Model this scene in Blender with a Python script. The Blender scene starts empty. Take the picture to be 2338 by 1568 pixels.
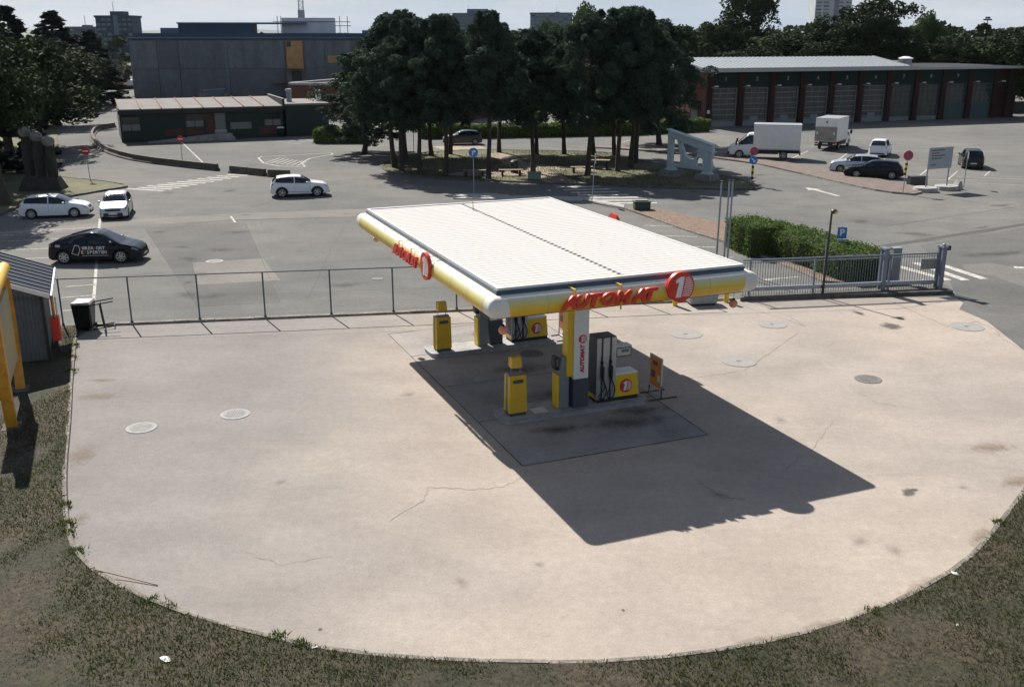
import bpy, bmesh, math, random
import numpy as np
from mathutils import Vector, Matrix
from mathutils.geometry import tessellate_polygon
R = math.radians
random.seed(7); rng = np.random.default_rng(7)
S = bpy.context.scene
COL = S.collection

# ---------------------------------------------------------------- camera, sky, sun, exposure
CAMH, FPX, CX, CY, YH = 10.5, 2273.0, 1169.0, 784.0, 83.0        # survey of the photograph (2338 px wide)
PITCH = math.atan((CY - YH) / FPX)
cam = bpy.data.cameras.new('camera'); cam.lens = 35.0; cam.sensor_width = 36.0; cam.clip_end = 20000; cam.clip_start = 0.1
camo = bpy.data.objects.new('camera', cam); COL.objects.link(camo)
camo.location = (0, 0, CAMH); camo.rotation_euler = (math.pi / 2 - PITCH, 0, 0)
S.camera = camo
SUN_EL, SUN_DIR = R(43), Vector((-0.487, 0.873))
w = bpy.data.worlds.new('World'); S.world = w; w.use_nodes = True
nt = w.node_tree; nt.nodes.clear()
def N(tree, t, **k):
    n = tree.nodes.new(t)
    for a, b in k.items(): setattr(n, a, b)
    return n
sky = N(nt, 'ShaderNodeTexSky', sky_type='NISHITA', sun_disc=False, sun_elevation=SUN_EL,
        sun_rotation=math.atan2(SUN_DIR.x, SUN_DIR.y), altitude=0.0, air_density=1.0, dust_density=.7, ozone_density=1.5)
tc = N(nt, 'ShaderNodeTexCoord'); mp = N(nt, 'ShaderNodeMapping'); mp.inputs['Scale'].default_value = (1.0, 1.0, 5.0)
cn = N(nt, 'ShaderNodeTexNoise'); cn.inputs['Scale'].default_value = 3.2; cn.inputs['Detail'].default_value = 7; cn.inputs['Roughness'].default_value = .6
cr = N(nt, 'ShaderNodeValToRGB'); cr.color_ramp.elements[0].position = .47; cr.color_ramp.elements[1].position = .70
cm = N(nt, 'ShaderNodeMixRGB'); cm.inputs[2].default_value = (7.6, 7.7, 7.9, 1)
mul = N(nt, 'ShaderNodeMath', operation='MULTIPLY'); mul.inputs[1].default_value = .85
bg = N(nt, 'ShaderNodeBackground'); bg.inputs['Strength'].default_value = 0.055
wo = N(nt, 'ShaderNodeOutputWorld')
L_ = nt.links.new
L_(tc.outputs['Generated'], mp.inputs['Vector']); L_(mp.outputs['Vector'], cn.inputs['Vector']); L_(cn.outputs['Fac'], cr.inputs['Fac'])
sxyz = N(nt, 'ShaderNodeSeparateXYZ'); hz = N(nt, 'ShaderNodeMapRange'); hz.inputs['From Min'].default_value = -.02; hz.inputs['From Max'].default_value = .24; hz.inputs['To Min'].default_value = .95; hz.inputs['To Max'].default_value = 0
hmix = N(nt, 'ShaderNodeMixRGB'); hmix.inputs[2].default_value = (3.9, 5.2, 6.9, 1)      # pale haze low over the horizon
L_(tc.outputs['Generated'], sxyz.inputs[0]); L_(sxyz.outputs['Z'], hz.inputs['Value']); L_(hz.outputs['Result'], hmix.inputs[0])
L_(cr.outputs['Color'], mul.inputs[0]); L_(mul.outputs[0], cm.inputs[0]); L_(sky.outputs['Color'], hmix.inputs[1]); L_(hmix.outputs['Color'], cm.inputs[1]); L_(cm.outputs['Color'], bg.inputs['Color']); L_(bg.outputs[0], wo.inputs['Surface'])
sl = bpy.data.lights.new('sun', 'SUN'); sl.energy = 5.0; sl.angle = R(.55); sl.color = (1.0, .945, .87)
so = bpy.data.objects.new('sun', sl); COL.objects.link(so)
sd = Vector((SUN_DIR.x * math.cos(SUN_EL), SUN_DIR.y * math.cos(SUN_EL), math.sin(SUN_EL))).normalized()
so.rotation_euler = sd.to_track_quat('Z', 'Y').to_euler(); so.location = (-30, 40, 60)
S.view_settings.view_transform = 'Standard'; S.view_settings.look = 'None'; S.view_settings.gamma = 1
S.view_settings.exposure = 0.78

# ---------------------------------------------------------------- survey helpers
_s, _c = math.sin(PITCH), math.cos(PITCH)
def at(x, y, z=0.0):
    """ground position (metres) of a surveyed point at height z"""
    u = (x - CX) / FPX; v = (y - CY) / FPX
    t = (CAMH - z) / (_s + v * _c)
    return Vector((t * u, t * (_c - v * _s), z))
def along(a, b): return math.atan2(b[1] - a[1], b[0] - a[0])

# ---------------------------------------------------------------- mesh builder
class MB:
    def __init__(s): s.v = []; s.f = []; s.m = []; s.cur = 0
    def add(s, vs, fs):
        o = len(s.v); s.v += [tuple(p) for p in vs]
        for f in fs: s.f.append([o + i for i in f]); s.m.append(s.cur)
        return s
    def box(s, x0, x1, y0, y1, z0, z1):
        return s.add([(x0,y0,z0),(x1,y0,z0),(x1,y1,z0),(x0,y1,z0),(x0,y0,z1),(x1,y0,z1),(x1,y1,z1),(x0,y1,z1)],
                     [(0,3,2,1),(4,5,6,7),(0,1,5,4),(1,2,6,5),(2,3,7,6),(3,0,4,7)])
    def frus(s, x0, x1, y0, y1, z0, X0, X1, Y0, Y1, z1):
        return s.add([(x0,y0,z0),(x1,y0,z0),(x1,y1,z0),(x0,y1,z0),(X0,Y0,z1),(X1,Y0,z1),(X1,Y1,z1),(X0,Y1,z1)],
                     [(0,3,2,1),(4,5,6,7),(0,1,5,4),(1,2,6,5),(2,3,7,6),(3,0,4,7)])
    def cyl(s, a, b, r0, r1=None, n=12, caps=True):
        r1 = r0 if r1 is None else r1
        a = Vector(a); b = Vector(b); d = (b - a).normalized()
        u = d.orthogonal().normalized(); w_ = d.cross(u)
        vs = []
        for p, r in ((a, r0), (b, r1)):
            for i in range(n):
                t = 2 * math.pi * i / n; vs.append(p + (u * math.cos(t) + w_ * math.sin(t)) * r)
        fs = [(i, (i + 1) % n, n + (i + 1) % n, n + i) for i in range(n)]
        if caps: fs += [tuple(range(n))[::-1], tuple(range(n, 2 * n))]
        return s.add(vs, fs)
    def tube(s, pts, r, n=6):
        pts = [Vector(p) for p in pts]
        rs = r if isinstance(r, (list, tuple)) else [r] * len(pts)
        vs = []; prev = None
        for i, p in enumerate(pts):
            d = (pts[min(i + 1, len(pts) - 1)] - pts[max(i - 1, 0)]).normalized()
            if prev is None: u = d.orthogonal().normalized()
            else: u = (prev - d * prev.dot(d)).normalized()
            prev = u; w_ = d.cross(u)
            for k in range(n):
                t = 2 * math.pi * k / n; vs.append(p + (u * math.cos(t) + w_ * math.sin(t)) * rs[i])
        fs = []
        for i in range(len(pts) - 1):
            for k in range(n):
                fs.append((i*n + k, i*n + (k+1) % n, (i+1)*n + (k+1) % n, (i+1)*n + k))
        fs += [tuple(range(n))[::-1], tuple(range((len(pts)-1)*n, len(pts)*n))]
        return s.add(vs, fs)
    def sphere(s, c, r, n=14, m=9, sz=1.0):
        vs = [(c[0], c[1], c[2] + r * sz)]
        for j in range(1, m):
            ph = math.pi * j / m
            for i in range(n):
                t = 2 * math.pi * i / n
                vs.append((c[0] + r*math.sin(ph)*math.cos(t), c[1] + r*math.sin(ph)*math.sin(t), c[2] + r*sz*math.cos(ph)))
        vs.append((c[0], c[1], c[2] - r * sz)); fs = []
        for i in range(n): fs.append((0, 1 + i, 1 + (i+1) % n))
        for j in range(m - 2):
            for i in range(n):
                a = 1 + j*n; fs.append((a+i, a+n+i, a+n+(i+1) % n, a+(i+1) % n))
        l = len(vs) - 1; a = 1 + (m-2)*n
        for i in range(n): fs.append((a+i, l, a+(i+1) % n))
        return s.add(vs, fs)
    def poly(s, loops, t0, t1=None, mapf=None):
        """loops: outer loop + holes, 2-D; extruded from t0 to t1; mapf(x, y, t) -> xyz"""
        mapf = mapf or (lambda x, y, t: (x, y, t))
        if not isinstance(loops[0][0], (tuple, list, Vector)): loops = [loops]
        flat = [p for l in loops for p in l]
        tri = tessellate_polygon([[Vector((p[0], p[1], 0)) for p in l] for l in loops])
        n = len(flat)
        def area(t):
            a, b, c = [flat[i] for i in t]; return (b[0]-a[0])*(c[1]-a[1]) - (b[1]-a[1])*(c[0]-a[0])
        tri = [t if area(t) > 0 else t[::-1] for t in tri]
        if t1 is None:
            return s.add([mapf(p[0], p[1], t0) for p in flat], tri)
        vs = [mapf(p[0], p[1], t0) for p in flat] + [mapf(p[0], p[1], t1) for p in flat]
        fs = [t[::-1] for t in tri] + [tuple(i + n for i in t) for t in tri]
        o = 0
        for l in loops:
            k = len(l)
            for i in range(k): fs.append((o+i, o+(i+1) % k, n+o+(i+1) % k, n+o+i))
            o += k
        return s.add(vs, fs)
    def grid(s, rows):
        """rows of equal length point lists"""
        n = len(rows[0]); vs = [p for r in rows for p in r]
        fs = [(i*n+j, i*n+j+1, (i+1)*n+j+1, (i+1)*n+j) for i in range(len(rows)-1) for j in range(n-1)]
        return s.add(vs, fs)
    def mesh(s, name, mats, smooth=False, recalc=True):
        me = bpy.data.meshes.new(name); me.from_pydata(s.v, [], s.f)
        for m in (mats if isinstance(mats, (list, tuple)) else [mats]): me.materials.append(m)
        if any(s.m): me.polygons.foreach_set('material_index', s.m)
        if recalc:
            b = bmesh.new(); b.from_mesh(me); bmesh.ops.recalc_face_normals(b, faces=b.faces); b.to_mesh(me); b.free()
        if smooth:
            me.polygons.foreach_set('use_smooth', [True] * len(me.polygons)); me.set_sharp_from_angle(angle=R(smooth if smooth > 1 else 40))
        me.update(); return me

def link(name, me, parent=None, loc=None, rz=0.0, bevel=0):
    o = bpy.data.objects.new(name, me); COL.objects.link(o)
    if parent is not None: o.parent = parent
    if loc is not None: o.location = loc
    if rz: o.rotation_euler = (0, 0, rz)
    if bevel:
        b = o.modifiers.new('bevel', 'BEVEL'); b.width = bevel; b.segments = 2; b.limit_method = 'ANGLE'
    return o
def part(name, mb, mat, parent, loc=None, rz=0.0, smooth=False, bevel=0, label=None):
    o = link(name, mb.mesh(name, mat, smooth) if isinstance(mb, MB) else mb, parent, loc, rz, bevel)
    if label: o['label'] = label
    return o
def tag(o, label, cat, group=None):
    o['label'] = label; o['category'] = cat
    if group: o['group'] = group
    return o
def thing(name, label, cat, loc=(0, 0, 0), rz=0.0, group=None):
    o = bpy.data.objects.new(name, None); COL.objects.link(o); o.empty_display_size = .3
    o.location = loc; o.rotation_euler = (0, 0, rz)
    return tag(o, label, cat, group)
def struct(name, mb, mat, smooth=False):
    o = link(name, mb.mesh(name, mat, smooth) if isinstance(mb, MB) else mb); o['kind'] = 'structure'; return o
def copy_tree(o, parent=None):
    c = o.copy(); COL.objects.link(c); c.parent = parent
    for ch in o.children: copy_tree(ch, c)
    return c
ORD = ['first', 'second', 'third', 'fourth', 'fifth', 'sixth', 'seventh', 'eighth', 'ninth', 'tenth', 'eleventh', 'twelfth', 'thirteenth', 'fourteenth', 'fifteenth', 'sixteenth', 'seventeenth', 'eighteenth']

def text_mesh(txt, size, depth, mat, shear=0.0, bold=0.0, align='CENTER', space=1.0):
    cu = bpy.data.curves.new('lettering', 'FONT'); cu.body = txt; cu.size = size; cu.extrude = depth / 2; cu.shear = shear; cu.offset = bold
    cu.align_x = align; cu.align_y = 'CENTER'; cu.space_character = space; cu.resolution_u = 3
    o = bpy.data.objects.new('lettering', cu); COL.objects.link(o)
    dg = bpy.context.evaluated_depsgraph_get()
    me = bpy.data.meshes.new_from_object(o.evaluated_get(dg)); bpy.data.objects.remove(o); bpy.data.curves.remove(cu)
    me.materials.clear(); me.materials.append(mat); return me

# ---------------------------------------------------------------- materials
def mat(name, col, rough=.7, metal=0.0, var=0.0, scale=4.0, col2=None, bump=0.0, bscale=40.0, coat=0.0, spec=.5, speck=0.0, sscale=90.0, detail=5.0, trans=0.0, alpha=1.0, stretch=None, emit=None):
    m = bpy.data.materials.new(name); m.use_nodes = True; t = m.node_tree; b = t.nodes['Principled BSDF']
    b.inputs['Base Color'].default_value = (*col, 1); b.inputs['Roughness'].default_value = rough; b.inputs['Metallic'].default_value = metal
    b.inputs['Specular IOR Level'].default_value = spec; b.inputs['Coat Weight'].default_value = coat; b.inputs['Coat Roughness'].default_value = .08
    if trans: b.inputs['Transmission Weight'].default_value = trans
    if alpha < 1: b.inputs['Alpha'].default_value = alpha
    if emit: b.inputs['Emission Color'].default_value = (*emit[0], 1); b.inputs['Emission Strength'].default_value = emit[1]
    if var or bump or speck or col2:
        tc = N(t, 'ShaderNodeTexCoord'); src = tc.outputs['Object']
        if stretch:
            mpn = N(t, 'ShaderNodeMapping'); mpn.inputs['Scale'].default_value = stretch; t.links.new(src, mpn.inputs['Vector']); src = mpn.outputs['Vector']
        cur = None
        if var or col2:
            n = N(t, 'ShaderNodeTexNoise'); n.inputs['Scale'].default_value = scale; n.inputs['Detail'].default_value = detail; n.inputs['Roughness'].default_value = .62
            t.links.new(src, n.inputs['Vector'])
            rp = N(t, 'ShaderNodeValToRGB'); rp.color_ramp.elements[0].position = .32; rp.color_ramp.elements[1].position = .68
            c2 = col2 if col2 else tuple(min(1, c * (1 + var)) for c in col)
            c1 = col if col2 else tuple(c * (1 - var) for c in col)
            rp.color_ramp.elements[0].color = (*c1, 1); rp.color_ramp.elements[1].color = (*c2, 1)
            t.links.new(n.outputs['Fac'], rp.inputs['Fac']); cur = rp.outputs['Color']
        if speck:
            n2 = N(t, 'ShaderNodeTexNoise'); n2.inputs['Scale'].default_value = sscale; n2.inputs['Detail'].default_value = 2; n2.inputs['Roughness'].default_value = .8
            t.links.new(tc.outputs['Object'], n2.inputs['Vector'])
            r2 = N(t, 'ShaderNodeMapRange'); r2.inputs['From Min'].default_value = .3; r2.inputs['From Max'].default_value = .7
            r2.inputs['To Min'].default_value = 1 - speck; r2.inputs['To Max'].default_value = 1 + speck
            t.links.new(n2.outputs['Fac'], r2.inputs['Value'])
            mx = N(t, 'ShaderNodeMixRGB', blend_type='MULTIPLY'); mx.inputs[0].default_value = 1
            if cur: t.links.new(cur, mx.inputs[1])
            else: mx.inputs[1].default_value = (*col, 1)
            t.links.new(r2.outputs['Result'], mx.inputs[2]); cur = mx.outputs['Color']
        if cur: t.links.new(cur, b.inputs['Base Color'])
        if bump:
            n3 = N(t, 'ShaderNodeTexNoise'); n3.inputs['Scale'].default_value = bscale; n3.inputs['Detail'].default_value = 4
            t.links.new(src, n3.inputs['Vector'])
            bp = N(t, 'ShaderNodeBump'); bp.inputs['Strength'].default_value = bump; bp.inputs['Distance'].default_value = .03
            t.links.new(n3.outputs['Fac'], bp.inputs['Height']); t.links.new(bp.outputs['Normal'], b.inputs['Normal'])
    return m

def ground_mat(name, base, dark, warm, cool, big=.07, speck=.35, sscale=26.0, stain=.5, greyx=None):
    """worn paving: broad tone drift, blotchy stains, aggregate speckle"""
    m = bpy.data.materials.new(name); m.use_nodes = True; t = m.node_tree; b = t.nodes['Principled BSDF']; lk = t.links.new
    b.inputs['Roughness'].default_value = .95; b.inputs['Specular IOR Level'].default_value = .08
    tc = N(t, 'ShaderNodeTexCoord'); o = tc.outputs['Object']
    def noise(sc, det=5, ro=.6, sx=1.0, sy=1.0):
        mpn = N(t, 'ShaderNodeMapping'); mpn.inputs['Scale'].default_value = (sx, sy, 1); lk(o, mpn.inputs['Vector'])
        n = N(t, 'ShaderNodeTexNoise'); n.inputs['Scale'].default_value = sc; n.inputs['Detail'].default_value = det; n.inputs['Roughness'].default_value = ro
        lk(mpn.outputs['Vector'], n.inputs['Vector']); return n.outputs['Fac']
    def ramp(fac, c1, c2, a=.35, z=.65):
        r = N(t, 'ShaderNodeValToRGB'); r.color_ramp.elements[0].position = a; r.color_ramp.elements[1].position = z
        r.color_ramp.elements[0].color = (*c1, 1); r.color_ramp.elements[1].color = (*c2, 1); lk(fac, r.inputs['Fac']); return r.outputs['Color']
    def mixc(fac, a, c, mode='MIX'):
        x = N(t, 'ShaderNodeMixRGB', blend_type=mode)
        if isinstance(fac, float): x.inputs[0].default_value = fac
        else: lk(fac, x.inputs[0])
        lk(a, x.inputs[1])
        if isinstance(c, tuple): x.inputs[2].default_value = (*c, 1)
        else: lk(c, x.inputs[2])
        return x.outputs['Color']
    c = ramp(noise(big, 4, .5), cool, warm, .38, .62)
    if greyx:                                             # greyer asphalt towards one side, partly lens shading put into the colour
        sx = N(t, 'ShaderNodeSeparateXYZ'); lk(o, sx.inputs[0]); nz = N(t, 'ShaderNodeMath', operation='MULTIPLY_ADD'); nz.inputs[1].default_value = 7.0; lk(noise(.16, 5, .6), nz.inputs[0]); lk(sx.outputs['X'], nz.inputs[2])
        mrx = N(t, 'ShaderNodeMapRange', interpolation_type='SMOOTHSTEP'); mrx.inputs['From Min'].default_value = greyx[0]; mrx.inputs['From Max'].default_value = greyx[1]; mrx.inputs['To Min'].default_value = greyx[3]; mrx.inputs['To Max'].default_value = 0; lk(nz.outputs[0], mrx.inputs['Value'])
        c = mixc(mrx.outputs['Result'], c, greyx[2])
    st = ramp(noise(.55, 8, .7), (0, 0, 0), (stain,) * 3, .5, .72)
    c = mixc(st, c, dark)
    pl = ramp(noise(.3, 6, .65, 1.0, 1.4), (.88,) * 3, (1.07,) * 3, .35, .65)
    c = mixc(1.0, c, pl, 'MULTIPLY')
    mr = N(t, 'ShaderNodeMapRange'); mr.inputs['From Min'].default_value = .25; mr.inputs['From Max'].default_value = .75
    mr.inputs['To Min'].default_value = 1 - speck; mr.inputs['To Max'].default_value = 1 + speck
    lk(noise(sscale, 3, .85), mr.inputs['Value']); c = mixc(1.0, c, mr.outputs['Result'], 'MULTIPLY')
    mr2 = N(t, 'ShaderNodeMapRange'); mr2.inputs['From Min'].default_value = .3; mr2.inputs['From Max'].default_value = .7
    mr2.inputs['To Min'].default_value = 1 - speck * .5; mr2.inputs['To Max'].default_value = 1 + speck * .5
    lk(noise(5.0, 5, .75), mr2.inputs['Value']); c = mixc(1.0, c, mr2.outputs['Result'], 'MULTIPLY')
    lk(c, b.inputs['Base Color'])
    bp = N(t, 'ShaderNodeBump'); bp.inputs['Strength'].default_value = .35; bp.inputs['Distance'].default_value = .01
    lk(noise(60, 3, .7), bp.inputs['Height']); lk(bp.outputs['Normal'], b.inputs['Normal'])
    return m

M = {}
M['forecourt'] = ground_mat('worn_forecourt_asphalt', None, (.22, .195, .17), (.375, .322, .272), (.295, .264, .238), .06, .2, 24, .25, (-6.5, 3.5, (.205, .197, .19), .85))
M['lot'] = ground_mat('grey_asphalt', None, (.09, .089, .085), (.165, .160, .148), (.128, .130, .126), .05, .25, 22, .45)
M['patch'] = ground_mat('dark_asphalt_patch', None, (.085, .084, .08), (.135, .132, .125), (.112, .112, .108), .2, .25, 22, .3)
M['patch_light'] = ground_mat('pale_asphalt_patch', None, (.13, .126, .12), (.20, .185, .168), (.17, .162, .15), .2, .25, 22, .3)
M['slab'] = ground_mat('concrete_apron', None, (.14, .135, .13), (.33, .30, .275), (.27, .255, .245), .3, .16, 20, .55)
M['soil'] = mat('dry_soil_lawn', (.015, .019, .006), .95, var=.5, scale=.4, col2=(.054, .040, .026), bump=.9, bscale=7, speck=.6, sscale=9, detail=10)
M['lawn'] = mat('short_lawn', (.045, .055, .02), .95, col2=(.12, .105, .05), scale=.35, speck=.4, sscale=6, detail=8)
M['terrain'] = mat('far_terrain', (.03, .045, .022), .95, col2=(.06, .07, .035), scale=.01)
M['kerb'] = mat('kerb_concrete', (.22, .20, .175), .95, var=.42, scale=1.6, speck=.3, sscale=14, spec=.1)
M['kerbdark'] = mat('mossy_kerb', (.09, .085, .075), .95, var=.4, scale=3, speck=.25, sscale=30)
M['concrete'] = mat('concrete', (.30, .29, .275), .9, var=.22, scale=2.5, speck=.15, sscale=40, bump=.15, bscale=25)
M['whiteline'] = mat('worn_white_paint', (.5, .485, .45), .9, var=.2, scale=2.2, spec=.05)
def wear(m, scale=7.0, lo=.36, hi=.5):
    t = m.node_tree; b = t.nodes['Principled BSDF']; g = N(t, 'ShaderNodeTexCoord'); n = N(t, 'ShaderNodeTexNoise'); n.inputs['Scale'].default_value = scale; n.inputs['Detail'].default_value = 7; n.inputs['Roughness'].default_value = .75
    r = N(t, 'ShaderNodeMapRange'); r.inputs['From Min'].default_value = lo; r.inputs['From Max'].default_value = hi; r.inputs['To Min'].default_value = .12; r.inputs['To Max'].default_value = .92
    t.links.new(g.outputs['Object'], n.inputs['Vector']); t.links.new(n.outputs['Fac'], r.inputs['Value']); t.links.new(r.outputs['Result'], b.inputs['Alpha'])
wear(M['whiteline'])
M['redpave'] = mat('red_brown_paving', (.13, .10, .085), .9, var=.25, scale=2, speck=.3, sscale=12)
M['mulch'] = mat('bark_mulch', (.15, .10, .07), .95, var=.35, scale=5, speck=.5, sscale=14, bump=.5, bscale=12)
M['dirt'] = mat('trodden_dirt', (.25, .2, .155), .95, var=.25, scale=1.2, speck=.3, sscale=10)
M['roofsheet'] = mat('weathered_white_roof_sheet', (.49, .476, .45), .85, var=.08, scale=.9, speck=.07, sscale=5, spec=.1, stretch=(.35, 1.6, 1))
M['white'] = mat('white_enamel', (.72, .71, .68), .4, var=.06, scale=2)
M['offwhite'] = mat('cream_enamel', (.66, .63, .56), .4, var=.06, scale=1.5)
M['darkblue'] = mat('slate_blue_flashing', (.065, .10, .135), .45, var=.15, scale=2)
M['soffit'] = mat('grey_soffit', (.30, .30, .29), .6)
M['gutter'] = mat('dark_gutter', (.05, .043, .036), .8)
M['yellow'] = mat('yellow_enamel', (.62, .37, .025), .38, var=.08, scale=3)
M['yellowb'] = mat('bright_yellow_enamel', (.72, .46, .02), .35, var=.06, scale=3)
M['red'] = mat('signal_red', (.62, .045, .025), .4, var=.06, scale=3)
M['redlogo'] = mat('logo_red', (.5, .035, .03), .45)
M['greybox'] = mat('grey_enamel', (.19, .205, .205), .45, var=.08, scale=3)
M['darkgrey'] = mat('charcoal_enamel', (.055, .062, .075), .5, var=.12, scale=4)
M['shedwall'] = mat('grey_shed_sheet', (.105, .112, .118), .7, var=.15, scale=2, spec=.2)
M['black'] = mat('black_rubber', (.012, .012, .013), .6)
M['blackmetal'] = mat('black_metal', (.02, .02, .022), .45)
M['alu'] = mat('brushed_aluminium', (.5, .5, .5), .38, .75, var=.08, scale=6)
M['steel'] = mat('galvanised_steel', (.27, .30, .33), .5, .5, var=.12, scale=5)
M['bluesteel'] = mat('blue_grey_steel', (.15, .18, .225), .5, .3, var=.12, scale=5)
M['fence'] = mat('dull_fence_steel', (.085, .105, .13), .55, .3)
M['screen'] = mat('lcd_screen', (.16, .17, .155), .2)
M['orange'] = mat('orange_poster', (.60, .21, .035), .5, var=.15, scale=5)
M['purple'] = mat('poster_print', (.16, .05, .08), .6)
M['paper'] = mat('pale_paper', (.5, .5, .48), .7)
M['ball'] = mat('coral_ball', (.72, .25, .15), .5)
M['ballpale'] = mat('pale_yellow_ball', (.62, .46, .25), .5)
M['iron'] = mat('cast_iron', (.13, .125, .12), .7, var=.3, scale=9, speck=.3, sscale=30)
M['ironpale'] = mat('worn_pale_iron', (.33, .33, .325), .9, spec=.1, var=.15, scale=6, speck=.2, sscale=30)
M['patchdisc'] = mat('pale_round_patch', (.245, .235, .222), .85, var=.1, scale=4, speck=.2, sscale=25)
M['joint'] = mat('tar_joint', (.06, .056, .052), .9)
M['jointlight'] = mat('crack_filler', (.225, .195, .168), .9)
M['brick'] = mat('shaded_red_brick', (.05, .026, .021), .95, spec=.05, col2=(.034, .02, .017), scale=6, speck=.35, sscale=9)  # station brick with the facade's shade put into its dark colour
M['brickpale'] = mat('sunlit_brick', (.15, .075, .056), .9, spec=.05, col2=(.11, .056, .042), scale=4, speck=.3, sscale=9)  # paler copy of the brick, sunlight on the side wall put into the colour
M['greenpanel'] = mat('dark_green_panel', (.012, .022, .02), .8, spec=.2)
M['greendoor'] = mat('green_door', (.04, .075, .07), .7)
M['glass'] = mat('dark_window_glass', (.02, .028, .032), .08, spec=.6)
M['paleglass'] = mat('window_blind', (.16, .17, .17), .35)
M['metalroof'] = mat('blue_grey_metal_roof', (.33, .37, .41), .45, .25, var=.1, scale=1)
M['doorframe'] = mat('grey_door_frame', (.22, .225, .23), .8, spec=.1)
M['numgrey'] = mat('grey_numeral', (.3, .3, .29), .8)  # even grey for the door numbers, duller than white
M['roofedge'] = mat('pale_roof_edge', (.36, .36, .35), .6)
M['felt'] = mat('grey_roof_felt', (.055, .055, .058), .95, spec=.05, var=.15, scale=.5)
M['pinkroof'] = mat('pale_pink_roof_sheet', (.225, .21, .198), .95, spec=.05, var=.12, scale=.6, speck=.1, sscale=6)
M['greenwood'] = mat('dark_green_timber', (.018, .032, .026), .75)
M['brownwood'] = mat('red_brown_timber', (.09, .035, .022), .75, var=.2, scale=3)
M['wood'] = mat('weathered_timber', (.24, .17, .11), .8, var=.25, scale=6, stretch=(1, 8, 1))
M['precast'] = mat('raw_precast_concrete', (.13, .142, .152), .9, var=.22, scale=.5, speck=.14, sscale=.9, stretch=(1, 1, .16))
M['precast2'] = mat('raw_precast_concrete_darker', (.115, .118, .13), .9, var=.16, scale=.15, speck=.1, sscale=.6)
M['osb'] = mat('chipboard', (.42, .24, .10), .85, var=.2, scale=1)
M['towerdark'] = mat('tower_dark_cladding', (.035, .06, .10), .7, var=.1, scale=.1)
M['towergrey'] = mat('tower_grey_cladding', (.15, .19, .23), .7, var=.1, scale=.1)
M['towerblue'] = mat('tower_blue_cladding', (.07, .125, .19), .6, var=.08, scale=.1)
M['towerwhite'] = mat('tower_pale_cladding', (.42, .44, .46), .7, var=.08, scale=.1)
M['tarp'] = mat('white_scaffold_sheet', (.6, .6, .62), .7, var=.1, scale=.5)
M['rust'] = mat('rust', (.18, .07, .035), .9, var=.3, scale=6)
M['barrier'] = mat('dirty_brown_concrete', (.075, .062, .052), .9, var=.3, scale=2, speck=.25, sscale=12)
M['monument'] = mat('pale_blue_painted_steel', (.37, .43, .45), .55, var=.12, scale=1.5, speck=.08, sscale=14)
M['granite'] = mat('granite_block', (.17, .155, .145), .9, var=.25, scale=4, speck=.35, sscale=18, bump=.5, bscale=9)
M['stone'] = mat('weathered_stone', (.20, .195, .18), .9, var=.3, scale=2.5, bump=.5, bscale=5)
M['darkstone'] = mat('dark_lichened_stone', (.035, .03, .026), .9, var=.35, scale=2, bump=.5, bscale=5)
M['bark'] = mat('pine_bark', (.055, .042, .034), .95, var=.4, scale=5, bump=.8, bscale=10, stretch=(1, 1, .3))
def leafmat(name, a, b_, t=.0, rough=.6):
    m = bpy.data.materials.new(name); m.use_nodes = True; tr = m.node_tree; p = tr.nodes['Principled BSDF']
    p.inputs['Roughness'].default_value = .85; p.inputs['Specular IOR Level'].default_value = .12
    g = N(tr, 'ShaderNodeTexCoord'); n = N(tr, 'ShaderNodeTexNoise'); n.inputs['Scale'].default_value = .9; n.inputs['Detail'].default_value = 6; n.inputs['Roughness'].default_value = .75
    r = N(tr, 'ShaderNodeValToRGB'); r.color_ramp.elements[0].position = .3; r.color_ramp.elements[1].position = .7
    r.color_ramp.elements[0].color = (*a, 1); r.color_ramp.elements[1].color = (*b_, 1)
    tr.links.new(g.outputs['Object'], n.inputs['Vector']); tr.links.new(n.outputs['Fac'], r.inputs['Fac']); tr.links.new(r.outputs['Color'], p.inputs['Base Color'])
    if t:
        tl = N(tr, 'ShaderNodeBsdfTranslucent'); tr.links.new(r.outputs['Color'], tl.inputs['Color'])
        mx = N(tr, 'ShaderNodeMixShader'); mx.inputs[0].default_value = t
        out = tr.nodes['Material Output']
        tr.links.new(p.outputs[0], mx.inputs[1]); tr.links.new(tl.outputs[0], mx.inputs[2]); tr.links.new(mx.outputs[0], out.inputs['Surface'])
    return m
M['needle'] = leafmat('pine_needles', (.020, .038, .028), (.062, .092, .060), .22)
M['leaf'] = leafmat('dark_leaves', (.013, .024, .010), (.034, .052, .019), .12)
M['leafpale'] = leafmat('pale_leaves', (.035, .065, .022), (.075, .115, .04), .2)
M['spruce'] = leafmat('spruce_needles', (.010, .018, .016), (.024, .036, .028), .06)
M['hedge'] = leafmat('hedge_leaves', (.04, .085, .02), (.125, .185, .045), .25)
M['grass'] = leafmat('grass_blades', (.026, .044, .010), (.066, .072, .022), .6)
M['grassdry'] = leafmat('dry_grass_blades', (.055, .046, .028), (.10, .08, .048), .6)
M['weed'] = leafmat('kerb_weeds', (.05, .095, .018), (.15, .19, .045), .25)

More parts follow.
